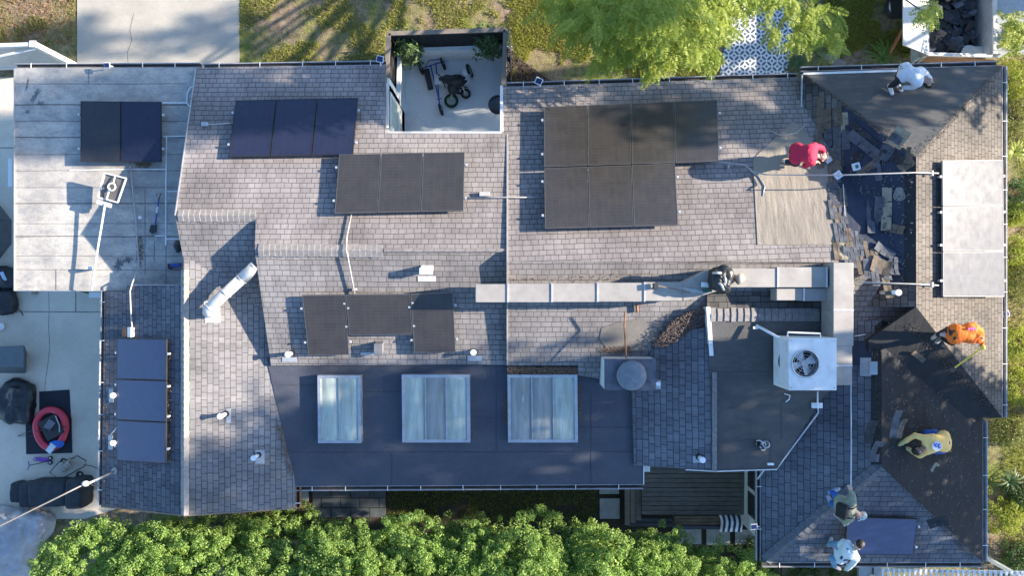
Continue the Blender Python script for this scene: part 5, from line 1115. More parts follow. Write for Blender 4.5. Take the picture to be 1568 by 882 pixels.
m = MB(); m.tube([P(27, 668, .05), P(45, 661, .2), P(70, 659, .34), P(102, 654, .3)], .009, 6); m.tube([P(27, 668, .05), P(60, 667, .25)], .007, 6); tag(m.build('tool_rod', BLACKP), 'thin black forked rod laid across the red inflatable', 'rod')
m = MB(); m.tube([P(85, 637, .33), P(91, 652, .33), P(91, 662, .33)], .014, 6); tag(m.build('metal_rod', METAL), 'short grey metal rod on the dark board', 'rod')
PUR = plain('purple_plastic', (.22, .06, .36), .4)
t = thing('scooter', P(62, 705, .05), 'small purple and black kick scooter lying beside the black mat', 'scooter')
m = MB(); m.hexa([P(54, 706, .05), P(76, 709, .05), P(76, 702, .05), P(54, 700, .05)], [P(54, 706, .1), P(76, 709, .1), P(76, 702, .1), P(54, 700, .1)]); m.build('deck_board', PUR, t, bevel=.015)
m = MB(); m.tube([P(74, 705, .1), P(60, 710, .15), P(45, 713, .15)], .012, 8); m.build('stem', BLACKP, t); m = MB(); m.tube([P(43, 707, .15), P(45, 713, .15), P(42, 720, .15)], .014, 8); m.build('handlebar', PUR, t)
for q in ((77, 702), (77, 709)): wheel(P(*q, .08), .06, (.3, .2, 1), t, None, .02, 4)
wheel(P(54, 703, .07), .05, (.3, .2, 1), t, None, .018, 4)
t = thing('hose_reel', P(105, 715, .05), 'wheeled hose reel cart with coiled pale hose, lying on the driveway', 'hose reel')
m = MB(); z = .2; m.tube([P(118, 698, z), P(132, 706, z), P(130, 714, z), P(92, 735, z), P(76, 724, z), P(90, 708, z), P(112, 702, z)], .014, 8, close=True); m.build('frame', BLACKP, t, True)
dr = (P(116, 708, .25)-P(92, 718, .25)); ca = P(103, 713, .28)
for k in range(7):
    m = MB(); m.torus(ca+dr*(k-3)/11, .13+random.uniform(-.02, .02), .016, (dr+Vector((random.uniform(-.15, .15), random.uniform(-.15, .15), 0)))); m.build('hose_coil', plain('pale_hose', (.40, .37, .32), .6), t, True)
wheel(P(122, 727, .15), .10, (.7, .5, .4), t, None, .035, 6); wheel(P(97, 706, .15), .08, (.7, .5, .4), t, None, .03, 6)
m = MB(); m.tube([P(128, 712, .2), P(140, 714, .06), P(152, 719, .05), P(170, 722, .05)], .010, 6); m.build('hose_tail', BLACKP, t)
t = thing('covered_lounger', P(70, 760, .05), 'long lounge chair under a black fitted cover on the driveway', 'lounge chair')
for (x0, y0, x1, y1, zt_) in ((15, 741, 31, 770, .35), (28, 741, 44, 778, .45), (41, 738, 99, 778, .55), (98, 736, 124, 781, .62)):
    c = (P(x0, y0, zt_)+P(x1, y1, zt_))/2; w2 = abs(P(x1, y1, zt_).x-P(x0, y0, zt_).x)/2; h2 = abs(P(x1, y1, zt_).y-P(x0, y0, zt_).y)/2
    puff('cover_section', (c.x, c.y, zt_/2), (w2, h2, zt_/2), DKF, t, .03, 3, 8, zmin=.03)
for i, (px, py, r, l) in enumerate(((2, 836, (1.0, .92, .55), 'big grey tarp covered heap at the bottom left corner'), (52, 806, (.42, .40, .45), 'smaller grey covered bundle between the big heap and the hedge'), (5, 800, (.6, .35, .6), 'grey covered bundle behind the big heap, below the lounge chair'), (30, 878, (.5, .2, .35), 'pale grey covered bundle at the very bottom left edge'))):
    c = P(px, py, r[2]*.5); o = puff('covered_heap', c, r, GRF, None, .16, 2.4, 3.5, 72, 40); tag(o, l, 'covered heap')
for i, (px, py, r, l) in enumerate(((4, 425, (.42, .33, .2), 'black sports bag with pale blue flap at the left edge, upper one'), (2, 462, (.42, .36, .2), 'black sports bag at the left edge, lower one with loose straps'))):
    t = thing('sports_bag', P(px, py, .1), l, 'bag'); puff('bag_body', P(px, py, .2), r, plain('bag_black', (.02, .021, .024), .55, var=.5), t, .06, 4, 2.6)
    m = MB(); m.tube([P(px+12, py+2, .2), P(px+22, py+6+i*4, .1), P(px+30, py+4+i*10, .04), P(px+33, py+6+i*15, .03)], .012, 6); m.build('strap', BLACKP, t, True)
    if i == 0: flat('flap', px+1, py-2, .42, .1, .26, .02, 25, plain('pale_blue_cloth', (.45, .55, .68), .8), None, None, t); 
tag(MB().box(P(53, 448, .07), (.15, .09, .08)).build('brick_lump', plain('tan_lump', (.38, .28, .2), .9), bevel=.02), 'small tan and brown lump on the driveway below the white roof edge', 'brick')
tag(MB().prism([P(x, y, .06) for x, y in ((136, 447), (154, 447), (154, 456), (136, 456))], .04).build('meter_cover', VW, bevel=.005), 'small white cover plate on the driveway beside the eave', 'cover plate')
tag(MB().box(P(16, 264, .9), (.10, .75, .05)).build('towel_bar', VW, bevel=.01), 'white rail bar beside the left edge of the white roof', 'rail')
tag(puff('white_bag', P(1, 500, .08), (.1, .12, .06), VW, None, .03, 8, 2), 'small crumpled white bag at the left edge of the driveway', 'bag')
# tools on the white roof
t = thing('shovel', PL['A'].at(240, 330), 'blue shafted shovel with black grip and blade lying on the white roof', 'shovel')
a, b_ = PL['A'].at(243, 306, .06), PL['A'].at(237, 346, .05); m = MB(); m.tube([a, b_], .018, 8); m.build('shaft', BLUEP, t); m = MB(); m.tube([a.lerp(b_, .25), a.lerp(b_, .5)], .0195, 8); m.build('shaft_sleeve', VW, t)
m = MB(); m.tube([a, PL['A'].at(239, 297, .06), PL['A'].at(246, 296.5, .06)], .013, 8, close=True); m.build('grip', BLACKP, t)
m = MB(); m.prism([PL['A'].at(x, y, .06) for x, y in ((231, 344), (240, 344), (239, 355), (233, 358), (228, 354))], .015); m.build('blade', plain('dark_steel', (.05, .05, .055), .5, .5), t)
t = thing('push_broom', PL['A'].at(265, 407), 'blue headed brush with dark bristles lying at the edge of the white roof', 'brush')
MB().box(PL['A'].at(269, 406, .07), (.22, .09, .07), rz=.1).build('head', BLUEP, t, bevel=.01); MB().box(PL['A'].at(260, 408, .05), (.07, .13, .08)).build('bristles', BLACKP, t)
tag(puff('tar_bucket_rag', PL['A'].at(272, 377, .05), (.09, .13, .05), BLACKP, None, .05, 8, 2, zmin=2.6), 'black crumpled rag against the shingle edge on the white roof', 'rag')

# ---------------- yard things at the top ----------------
t = thing('vinyl_gate', P(80, 90, 0), 'white vinyl fence gate seen from above at the left of the driveway', 'gate')
a, b_ = P(49, 68, 1.8), P(-80, 72, 1.8)
MB().beam(a, b_, .09, .10).build('top_rail', WHITE, t); MB().beam(a-Vector((0, 0, .85)), b_-Vector((0, 0, .85)), .035, 1.6).build('infill_board', plain('vinyl_grey', (.50, .54, .55), .5), t)
MB().beam(a-Vector((0, 0, 1.65)), b_-Vector((0, 0, 1.65)), .09, .12).build('bottom_rail', WHITE, t); m = MB(); m.box((a.x+.06, a.y, .92), (.13, .13, 1.84)); m.build('post', WHITE, t); MB().box((a.x+.06, a.y, 1.86), (.16, .16, .03)).build('post_cap', WHITE, t)
a2 = a-Vector((0, .05, .12)); m = MB(); m.tube([a2, P(-30, 92, 1.5)], .035, 6); m.build('brace', WHITE, t)
# trailer with fold-out sides
t = thing('dump_trailer', P(1470, 30, .5), 'open trailer with pale leaning side boards, filled with torn dark shingles', 'trailer')
TR = plain('trailer_grey', (.36, .37, .37), .55, .1, dirt=(.2, .19, .17)); TRW = plain('trailer_pale_board', (.55, .53, .49), .6, var=.1, dirt=(.3, .28, .24)); TRD = plain('trailer_floor', (.03, .03, .032), .9)
x0, x1 = 10.92, 12.6; y0 = P(1420, 82, 1.3).y; y1 = 9.5
MB().box(((x0+x1)/2, (y0+y1)/2, .5), (x1-x0, y1-y0, .1)).build('bed', TRD, t)
MB().hexa([Vector((x0-.04, y0, .5)), Vector((x0, y0, .5)), Vector((x0, y1, .5)), Vector((x0-.04, y1, .5))], [Vector((x0-.04, y0, 1.28)), Vector((x0, y0, 1.28)), Vector((x0, y1, 1.28)), Vector((x0-.04, y1, 1.28))]).build('side_wall', TR, t)
MB().hexa([Vector((x1, y0, .5)), Vector((x1+.04, y0, .5)), Vector((x1+.04, y1, .5)), Vector((x1, y1, .5))], [Vector((x1, y0, 1.28)), Vector((x1+.04, y0, 1.28)), Vector((x1+.04, y1, 1.28)), Vector((x1, y1, 1.28))]).build('side_wall', TR, t)
MB().beam(Vector((x1+.02, y0, 1.3)), Vector((x1+.02, y1, 1.3)), .10, .06).build('top_rail', TRW, t); MB().beam(Vector((x0-.05, y0, 1.27)), Vector((x1+.08, y0-.03, 1.22)), .08, .08).build('tail_rail', TRW, t)
q = [P(1421, 83, 1.32), P(1421, -60, 1.32), P(1383, -60, 1.45), P(1383, 68, 1.45)]; MB().prism(q, .04).build('leaning_board', TRW, t)
q = [P(1527, 88, 1.3), P(1527, -60, 1.3), P(1600, -60, 1.4), P(1600, 78, 1.4)]; MB().prism(q, .04).build('leaning_board', TR, t)
MB().hexa([P(1405, 100, .35), P(1515, 104, .35), P(1522, 92, .9), P(1412, 84, .9)][::-1][::-1], [p+Vector((0, 0, .05)) for p in (P(1405, 100, .35), P(1515, 104, .35), P(1522, 92, .9), P(1412, 84, .9))]).build('ramp', RUST, t)
for px in (1408, 1416): MB().beam(P(px, 86, .98), P(px-16, 100, .4), .05, .05).build('ramp_bar', TR, t)
wheel(P(1367, 8, .33), .34, (1, .1, .1), t, GALV, .1, 8); MB().beam(P(1374, 28, .75), P(1371, -14, .75), .3, .04).build('fender', BLACKP, t); MB().beam(P(1388, 34, .8), P(1362, 82, .2), .06, .08).build('drawbar', plain('red_brown_steel', (.30, .11, .05), .6), t)
SCR = [plain('scrap_dark', (.035, .036, .04), .95, var=.4), plain('scrap_grey', (.09, .095, .11), .95, var=.4), plain('scrap_brown', (.14, .11, .08), .95, var=.4), plain('scrap_tan', (.30, .26, .19), .95, var=.25)]
random.seed(5)
m = MB()
for k in range(240):
    R = Matrix.Rotation(random.uniform(0, 6), 3, 'Z') @ Matrix.Rotation(random.gauss(0, .3), 3, 'X') @ Matrix.Rotation(random.gauss(0, .3), 3, 'Y')
    m.box((random.uniform(x0+.2, x1-.25), random.uniform(y0+.2, y1-.2), .68+random.random()*.22), (random.uniform(.15, .42), random.uniform(.15, .3), .012), m=R, mi=0 if random.random() < .8 else 1)
tag(m.build('shingle_scrap', SCR[:2]), 'heap of torn dark shingle scraps filling the trailer', 'scrap', kind='stuff')
MB()
tag(puff('plastic_sheet', P(1490, 78, .85), (.32, .15, .05), TRW, None, .07, 6, 2.2), 'crumpled pale sheet at the tail corner of the trailer bed', 'sheet')
for i, (px, py, s, l) in enumerate(((1273, 90, .22, 'grey flat stone beside the fern near the eave'), (1284, 97, .2, 'dark stone next to the grey flat stone near the eave'))):
    tag(puff('stone', P(px, py, .05), (s, s*.6, .09), plain('stone_grey', (.20, .18, .15), .9), None, .06, 5, 2.5), l, 'stone')
# slatted pergola and pale box at the bottom right
t = thing('pergola', P(1460, 878, 1.9), 'white slatted pergola edge at the bottom right of the picture', 'pergola')
for k in range(30): MB().beam(P(1352+k*8.2, 871+k*.15, 2.0), P(1347+k*8.6, 930, 2.0), .05, .04).build('slat', WHITE, t)
MB().beam(P(1350, 873, 1.95), P(1600, 878, 1.95), .06, .05).build('beam', WHITE, t); MB().beam(P(1350, 925, 1.95), P(1600, 925, 1.95), .06, .05).build('beam', WHITE, t)
for px in (1356, 1590): q = P(px, 900, 1.9); MB().box((q.x, q.y, .95), (.09, .09, 1.9)).build('post', WHITE, t)
t = thing('white_tank', P(1325, 874, 0), 'pale blue grey cabinet against the wing below the man in white', 'cabinet')
m = MB(); m.hexa([P(1312, 905, .02), P(1349, 905, .02), P(1349, 862, .02), P(1312, 862, .02)], [P(1315, 915, 1.2), P(1350, 915, 1.2), P(1350, 866, 1.2), P(1315, 866, 1.2)]); m.build('cabinet_body', plain('cabinet_blue', (.34, .39, .43), .5, var=.15), t, bevel=.02)
MB().beam(P(1337, 870, 1.215), P(1337, 905, 1.215), .03, .02).build('handle', BLACKP, t)

# ---------------- roofing work ----------------
KE = ['C', 'EW', 'CS', 'EN']
def surf(px, py, off=0.0, keys=None):
    best = None
    for k in (keys or KE):
        p = PL[k].at(px, py, off)
        if best is None or p.z > best[0].z: best = (p, PL[k].n)
    return best
def strip_thing(px, py, ang, L, Wd, mi, label, keys, off=.03, tabs=3, curl=.05, group='torn shingle strips lying in the bare valley'):
    c, n_ = surf(px, py, off, keys); a = math.radians(ang); u = Vector((math.cos(a), math.sin(a), 0)); u = (u-n_*u.dot(n_)).normalized(); v = n_.cross(u); vs = []; fs = []; N_ = 12
    m = MB(); 
    def pt(s, w_, h): 
        return c+u*L*(s-.5)+v*Wd*(w_-.5)+n_*(h+curl*(2*s-1)**2+.02*noise.noise(c*3+Vector((s*3, w_*2, 0))))
    for i in range(N_):
        s0, s1 = i/N_, (i+1)/N_; m.hexa([pt(s0, .45, -.008), pt(s1, .45, -.008), pt(s1, 1, -.008), pt(s0, 1, -.008)], [pt(s0, .45, 0), pt(s1, .45, 0), pt(s1, 1, 0), pt(s0, 1, 0)])
    for k in range(tabs):
        s0, s1 = (k+.04)/tabs, (k+.96)/tabs; lo = random.uniform(0, .06)
        if random.random() < .12: continue
        m.hexa([pt(s0, lo, -.008), pt(s1, lo, -.008), pt(s1, .45, -.008), pt(s0, .45, -.008)], [pt(s0, lo, .002), pt(s1, lo, .002), pt(s1, .45, .002), pt(s0, .45, .002)])
    o = m.build('shingle_strip', SCR[mi]); tag(o, label, 'shingle strip', group)
CE = ['C', 'EW']
random.seed(12)
big = [(1326, 224, -38, .95, .22, 1, 'long bluish torn strip pointing down right, topmost of the loose strips'), (1362, 226, 48, .60, .28, 1, 'bluish torn strip leaning up to the tan piece'), (1376, 211, 48, .42, .36, 3, 'tan torn strip resting on the edge of the grey felted hip'), (1330, 256, 28, .52, .16, 2, 'small brown strip beside the white packet'),
       (1344, 262, -80, .45, .15, 1, 'short dark strip just above the crossing conduit'), (1358, 320, 88, .95, .20, 3, 'long tan folded strip standing upright in the valley'), (1345, 330, 84, .85, .18, 1, 'long dark strip left of the tan folded one'), (1333, 327, 82, 1.0, .17, 1, 'long dark strip second to the left of the tan folded one'),
       (1368, 350, -12, .42, .20, 2, 'brown strip below the foot of the tan folded one'), (1354, 385, -40, .45, .22, 1, 'grey strip slanting below the tan folded one'), (1348, 408, -25, .42, .38, 2, 'wide brown strip piece above the man-high pole vent'), (1368, 408, 86, .42, .20, 1, 'upright strip at the lower right of the bare valley'), (1311, 243, 60, .3, .22, 0, 'dark square scrap left of the white packet'), (1388, 252, 30, .32, .22, 2, 'small brown scrap at the foot of the hip edge'), (1365, 240, -20, .5, .2, 0, 'black strip crossing under the tan piece'), (1392, 238, 70, .35, .16, 2, 'brown scrap wedged at the ridge peak'), (1322, 205, -42, .8, .16, 0, 'black strip along the upper edge of the bare valley')]
for a in big: strip_thing(*a, CE)
k = 0
for x, ya, yb in ((1274, 228, 310), (1283, 236, 372), (1291, 290, 385), (1299, 352, 398), (1308, 356, 405), (1318, 366, 415), (1330, 372, 425), (1340, 384, 428), (1358, 402, 430), (1268, 170, 240), (1256, 150, 235), (1282, 165, 232), (1294, 175, 225)):
    y = ya
    while y < yb:
        strip_thing(x+random.uniform(-1.5, 1.5), y+12, 90+random.uniform(-4, 4), .46, .17, random.choice([1, 1, 2, 2, 3 if x > 1280 else 1]), 'narrow weathered strip still nailed in the stepped edge of the torn shingles', CE, .02+random.random()*.02, 3, .01, 'strips still nailed along the stepped torn edge'); y += 27; k += 1
for i, (px, py, a, L, Wd, mi, l) in enumerate(((1333, 660, 88, .6, .2, 0, 'black strip beside the kneeling man in yellow'), (1342, 690, 86, .55, .22, 1, 'grey strip left of the kneeling man in yellow, lower one'), (1380, 655, 85, .5, .12, 2, 'brown strip above the hand of the kneeling man'), (1371, 648, 90, .7, .16, 1, 'long grey strip standing left of the kneeling man'), (1432, 716, 60, .22, .1, 3, 'small tan scrap on the black felt below the kneeling man'), (1436, 800, 20, .4, .2, 0, 'black strip at the hip beside the single blue panel'), (1405, 545, -40, .4, .12, 2, 'brown scrap in the debris above the black felt'))):
    strip_thing(px, py, a, L, Wd, mi, l, ['FE', 'FW', 'ES', 'FS'] if i < 6 else ['ES', 'FE'], .03)
for i, (px, py, a, l) in enumerate(((1283, 268, 35, 'white square bracket box at the crossing conduit'), (1311, 255, 15, 'small white packet with green label on the bare valley'))):
    c, n_ = surf(px, py, .07, CE); t = thing('small_packet' if i else 'junction_box', c, l, 'packet' if i else 'junction box'); MB().box(c, (.17, .17, .06), rz=math.radians(a)).build('case', VW, t, bevel=.01); MB().box(c+Vector((0, 0, .032)), (.07, .08, .006), rz=math.radians(a)).build('patch', plain('green_patch', (.05, .16, .10), .6) if i else METAL, t)
c, n_ = surf(1377, 298, .015, CE); puff_ = MB(); puff_.prism([surf(1377+9*math.cos(a)*(1+.2*math.sin(3*a)), 297+12*math.sin(a)*(1+.12*math.cos(2*a)), .02, CE)[0] for a in [2*math.pi*k/16 for k in range(16)]], .008); tag(puff_.build('cardboard_scrap', plain('pale_scrap', (.22, .21, .19), .9, var=.4, scale=20)), 'roundish pale scrap right of the tan folded strip', 'scrap')
tag(MB().beam(surf(1291, 282, .05, CE)[0], surf(1294, 330, .05, CE)[0], .015, .012).build('flashing_strip', GALV), 'thin bright metal strip hanging from the junction box', 'metal strip')
# backpack, blower tube and tools on the duct
t = thing('tool_backpack', P(1102, 428, 4.6), 'black tool backpack with grey straps standing on the duct elbow', 'backpack')
puff('bag_body', P(1102, 428, 4.78), (.22, .26, .22), BLACKP, t, .08, 5, 2.8, zmin=4.55)
for a, b in (((1091, 418), (1104, 418)), ((1108, 420), (1110, 438)), ((1098, 430), (1108, 444))):
    m = MB(); m.tube([P(*a, 5.0), P((a[0]+b[0])/2+2, (a[1]+b[1])/2, 5.06), P(*b, 4.98)], .028, 8); m.build('strap', METAL, t, True)
for k in range(6): m = MB(); m.torus(P(1093+k % 3*2, 430+k*2.2, 4.85), .05, .013, (1, .5, .6), 12, 6); m.build('buckle', METAL, t, True)
t = thing('tar_bucket', P(1130, 427, 4.6), 'cream bucket lying on its side with dark open mouth on the duct', 'bucket')
a, b_ = P(1127, 430, 4.66), P(1138, 423, 4.66); CRM = plain('cream_plastic', (.55, .46, .33), .5); d = (b_-a).normalized()
m = MB(); m.cyl(a, .10, (b_-a).length, 24, r2=.085, axis=d); m.build('bucket_body', CRM, t, True); MB().cyl(a-d*.004, .085, .003, 20, axis=d).build('mouth', RUST, t)
t = thing('push_broom', P(1030, 440, 4.55), 'long handled broom with black block head lying along the duct', 'broom')
MB().box(P(1004, 438, 4.62), (.12, .13, .09), rz=.1).build('head', DKF, t, bevel=.015); m = MB(); m.tube([P(1008, 438, 4.64), P(1030, 442, 4.62), P(1056, 448, 4.60)], .017, 8); m.build('handle', WOODG, t)
tag(MB().box(P(1081, 436, 4.62), (.19, .10, .07), rz=-.05).build('white_carton', VW, bevel=.01), 'white carton on the duct beside the backpack', 'carton')
tag(MB().box(P(1083, 445, 4.57), (.20, .08, .04), rz=.1).build('green_pouch', plain('green_pouch', (.03, .12, .09), .7), bevel=.01), 'dark green pouch below the white carton', 'pouch')
for i in range(4):
    m = MB(); m.tube([P(1040+i*6, 441+i*2, 4.56), P(1068+i*5, 444+i*1.5, 4.57)], .012, 6); tag(m.build('loose_rod', METAL), 'thin metal rod in the small heap beside the broom handle', 'rod', 'thin metal rods heaped beside the broom')
t = thing('tool_pile', PL['G'].at(1170, 685), 'small pile of dark pipe fittings near the condensate pipe', 'fittings')
for k in range(7): c = PL['G'].at(1164+random.uniform(-4, 10), 683+random.uniform(-5, 5), .05); m = MB(); m.torus(c, .05+random.random()*.03, .018, (random.uniform(-1, 1), random.uniform(-1, 1), 1.2), 14, 6); m.build('pipe_ring', BLACKP if k % 2 else METAL, t, True)
# ---------------- people ----------------
def ico(c, r, sub=2):
    bm = bmesh.new(); bmesh.ops.create_icosphere(bm, subdivisions=sub, radius=1.0); c = Vector(c); r = Vector(r) if isinstance(r, (tuple, list, Vector)) else Vector((r, r, r))
    vs = [Vector((v.co.x*r.x, v.co.y*r.y, v.co.z*r.z))+c for v in bm.verts]; bm.free(); return vs
ICO1 = ico((0, 0, 0), 1, 1); ICO2 = ico((0, 0, 0), 1, 2)
def hull(bm, pts):
    vs = [bm.verts.new(p) for p in pts]; r = bmesh.ops.convex_hull(bm, input=vs); dead = [v for v in r['geom_interior'] if isinstance(v, bmesh.types.BMVert)]+[v for v in r['geom_unused'] if isinstance(v, bmesh.types.BMVert)]
    bmesh.ops.delete(bm, geom=list(set(dead)), context='VERTS')
def capsule(bm, a, ra, b, rb, fine=True):
    I = ICO2 if fine else ICO1; a = Vector(a); b = Vector(b); hull(bm, [a+v*ra for v in I]+[b+v*rb for v in I])
def multi(bm, items):      # hull over several spheres (c, r)
    hull(bm, [Vector(c)+v*r for c, r in items for v in ICO2])
def remesh(name, bm, vox, mat, parent, smooth=4, fold=0.0, ff=9):
    me = bpy.data.meshes.new(name); bm.to_mesh(me); bm.free(); o = bpy.data.objects.new(name, me); COL.objects.link(o)
    r = o.modifiers.new('r', 'REMESH'); r.mode = 'VOXEL'; r.voxel_size = vox
    s = o.modifiers.new('s', 'SMOOTH'); s.factor = .5; s.iterations = smooth
    dg = bpy.context.evaluated_depsgraph_get(); me2 = bpy.data.meshes.new_from_object(o.evaluated_get(dg)); bpy.data.objects.remove(o); bpy.data.meshes.remove(me); me2.name = name; me2.materials.clear()
    if fold:
        for v in me2.vertices:
            d = noise.noise(v.co*ff)*fold+abs(noise.noise(v.co*ff*1.9+Vector((3, 7, 1))))*fold*.8; v.co += v.normal*d
    return link(name, me2, mat, parent, True)
SKIN = {'tan': plain('skin_tan', (.42, .25, .17), .5, var=.06), 'brown': plain('skin_brown', (.26, .14, .09), .5, var=.06), 'pale': plain('skin_pale', (.52, .33, .25), .5, var=.06)}
HAIR = plain('dark_hair', (.018, .013, .011), .6, var=.4, scale=40, bump=.004)
EYE = plain('eye_white', (.7, .7, .68), .3); LIP = plain('lip', (.35, .13, .11), .5)
def ab(key, px, py, h):
    pl = PL[key]; z = 3.5
    for _ in range(12):
        p = P(px, py, z); z = pl.z(p.x, p.y)+h
    return P(px, py, z)
def hand(bm, w_, el, dirn=None, curl=.5):
    """palm, four unequal bent fingers and a thumb; w_ wrist, el elbow"""
    f = (Vector(dirn) if dirn is not None else (Vector(w_)-Vector(el))).normalized(); s = f.cross(Vector((0, 0, 1))); s = s.normalized() if s.length > .1 else Vector((1, 0, 0)); dn = s.cross(f).normalized(); dn = dn if dn.z < 0 else -dn
    p0 = Vector(w_)+f*.02; p1 = Vector(w_)+f*.085
    multi(bm, [(p0+s*.018, .019), (p0-s*.018, .019), (p1+s*.030, .014), (p1-s*.030, .014)])
    for k, (o, L) in enumerate(((-.030, .066), (-.010, .078), (.010, .074), (.030, .058))):
        a = p1+s*o; d1 = (f+dn*curl*.5+s*o*2).normalized(); b = a+d1*L*.5; d2 = (f+dn*curl*1.5).normalized(); c = b+d2*L*.5
        capsule(bm, a, .0105, b, .0095, False); capsule(bm, b, .0095, c, .0082, False)
    a = p0+s*.026+f*.01; b = a+(s*.9+f*.7+dn*.3).normalized()*.038; c = b+(f+s*.25+dn*.4).normalized()*.032
    capsule(bm, a, .0125, b, .011, False); capsule(bm, b, .011, c, .0095, False)
def person(label, J, shirt, pants, skin, shoes, sleeves='long', hair=HAIR, look=None, hood=False, cap=None, bulk=1.0, gloves=None, legs=None):
    """J: world joints. Body is one remeshed surface; clothes and hair are its children."""
    pel, che, nk, hd = J['pelvis'], J['chest'], J['neck'], J['head']
    root = None; bm = bmesh.new(); sp = (nk-pel).normalized(); lat = (J['shR']-J['shL']).normalized(); fwd = lat.cross(sp).normalized()
    hl, hr = J['hipL'], J['hipR']
    def torso(bm, g):
        b_ = .115*bulk+g
        multi(bm, [(hl, .095*bulk+g), (hr, .095*bulk+g), (pel, .11*bulk+g)])
        mid = pel.lerp(che, .5); multi(bm, [(hl.lerp(mid, .2), .10*bulk+g), (hr.lerp(mid, .2), .10*bulk+g), (mid+lat*.045, b_*.97), (mid-lat*.045, b_*.97)])
        multi(bm, [(mid+lat*.045, b_*.97), (mid-lat*.045, b_*.97), (che+lat*.07, b_*1.0), (che-lat*.07, b_*1.0)])
        multi(bm, [(che+lat*.07, b_), (che-lat*.07, b_), (J['shL'], .062*bulk+g), (J['shR'], .062*bulk+g), (nk-sp*.05, .06+g)])
    def arm(bm, s, g, upto=1.0, hands=True):
        sh, el, wr = J['sh'+s], J['el'+s], J['wr'+s]
        capsule(bm, sh, .058*bulk+g, el, .042+g)
        if upto > 0: capsule(bm, el, .041+g, el.lerp(wr, upto), .041+g-(.012 if upto == 1 else .006)*upto)
    def leg(bm, s, g, upto=1.0):
        hp, kn, an = J['hip'+s], J['kn'+s], J['an'+s]
        capsule(bm, hp, .085+g, kn, .058+g); mid = kn.lerp(an, .35); capsule(bm, kn, .055+g, mid, .054+g); capsule(bm, mid, .054+g, kn.lerp(an, upto), .036+g)
    torso(bm, 0)
    for s in 'LR':
        arm(bm, s, 0); hand(bm, J['wr'+s], J['el'+s], J.get('hd'+s)); leg(bm, s, 0); capsule(bm, J['an'+s], .036, J['to'+s], .03)
    capsule(bm, nk-sp*.04, .055, nk.lerp(hd, .5), .05)
    up_ = (hd-nk).normalized(); lk = (look if look is not None else fwd); lk = (lk-up_*lk.dot(up_)*.6).normalized(); sd = lk.cross(up_).normalized()
    multi(bm, [(hd+up_*.03-lk*.015, .085), (hd+up_*.02+lk*.02, .076), (hd-up_*.05+lk*.035, .05)]); capsule(bm, hd-up_*.085+lk*.055, .027, hd-up_*.05+lk*.04, .045)
    capsule(bm, hd+lk*.095+up_*.005, .009, hd+lk*.108-up_*.022, .014, False)
    for q in (-1, 1): multi(bm, [(hd+sd*q*.080-lk*.005+up_*.01, .014), (hd+sd*q*.083-lk*.008-up_*.022, .011)])
    body = remesh('person', bm, .0075, SKIN[skin], None, 3); tag(body, label, 'person')
    for q in (-1, 1): MB().ball(hd+lk*.088+sd*q*.030+up_*.012, .011, n=8).build('eye', EYE, body, True)
    m = MB(); m.tube([hd+lk*.088+sd*.022-up_*.052, hd+lk*.097-up_*.052, hd+lk*.088-sd*.022-up_*.052], .007, 6); m.build('mouth', LIP, body, True)
    # trousers
    bm = bmesh.new(); multi(bm, [(hl, .118*bulk), (hr, .118*bulk), (pel, .128*bulk)])
    for s in 'LR': leg(bm, s, .022, .93)
    remesh('trousers', bm, .014, pants, body, 4, .014, 11)
    bm = bmesh.new(); torso(bm, .020)
    lat2 = pel-sp*.03; multi(bm, [(hl+sp*.02, .140*bulk), (hr+sp*.02, .140*bulk), (pel.lerp(che, .4)+fwd*.0, .15*bulk)])
    for s in 'LR': arm(bm, s, .020, {'long': .95, 'short': 0, 'mid': .4}[sleeves])
    if hood: multi(bm, [(hd+up_*.02-lk*.02, .108), (hd-up_*.04, .085)]); capsule(bm, hd-up_*.05-lk*.02, .085, nk-sp*.02, .09)
    remesh('shirt', bm, .014, shirt, body, 4, .014, 7)
    for s in 'LR':
        bm = bmesh.new(); an, to = J['an'+s], J['to'+s]; d = (to-an).normalized(); multi(bm, [(an-d*.03+Vector((0, 0, -.02)), .048), (an+Vector((0, 0, .02)), .05)]); multi(bm, [(an-d*.02-Vector((0, 0, .015)), .047), (to, .042), (an.lerp(to, .7), .046)]); remesh('shoe', bm, .011, shoes, body, 2)
        if gloves:
            bm = bmesh.new(); w_ = J['wr'+s]; multi(bm, [(w_, .045), (w_+(w_-J['el'+s]).normalized()*.09, .05), (w_+(w_-J['el'+s]).normalized()*.16, .032)]); remesh('glove', bm, .011, gloves, body, 2)
    if not hood and hair is not None and cap is None:
        bm = bmesh.new(); multi(bm, [(hd+up_*.045-lk*.028, .094), (hd+up_*.05+lk*.012, .080), (hd-up_*.03-lk*.045, .062)]); remesh('hair', bm, .009, hair, body, 1, .010, 40)
    if cap is not None:
        bm = bmesh.new(); multi(bm, [(hd+up_*.045-lk*.015, .096), (hd+up_*.04+lk*.02, .088)]); multi(bm, [(hd+up_*.035+lk*.09+sd*.04, .012), (hd+up_*.035+lk*.09-sd*.04, .012), (hd+up_*.025+lk*.16+sd*.02, .010), (hd+up_*.025+lk*.16-sd*.02, .010)]); remesh('cap', bm, .009, cap, body, 2)
    return body
def joints(key, d): return {k: ab(key, *v) for k, v in d.items()}
cloth = lambda n, c, v=.1, r=.85: plain(n, c, r, var=v, scale=7)
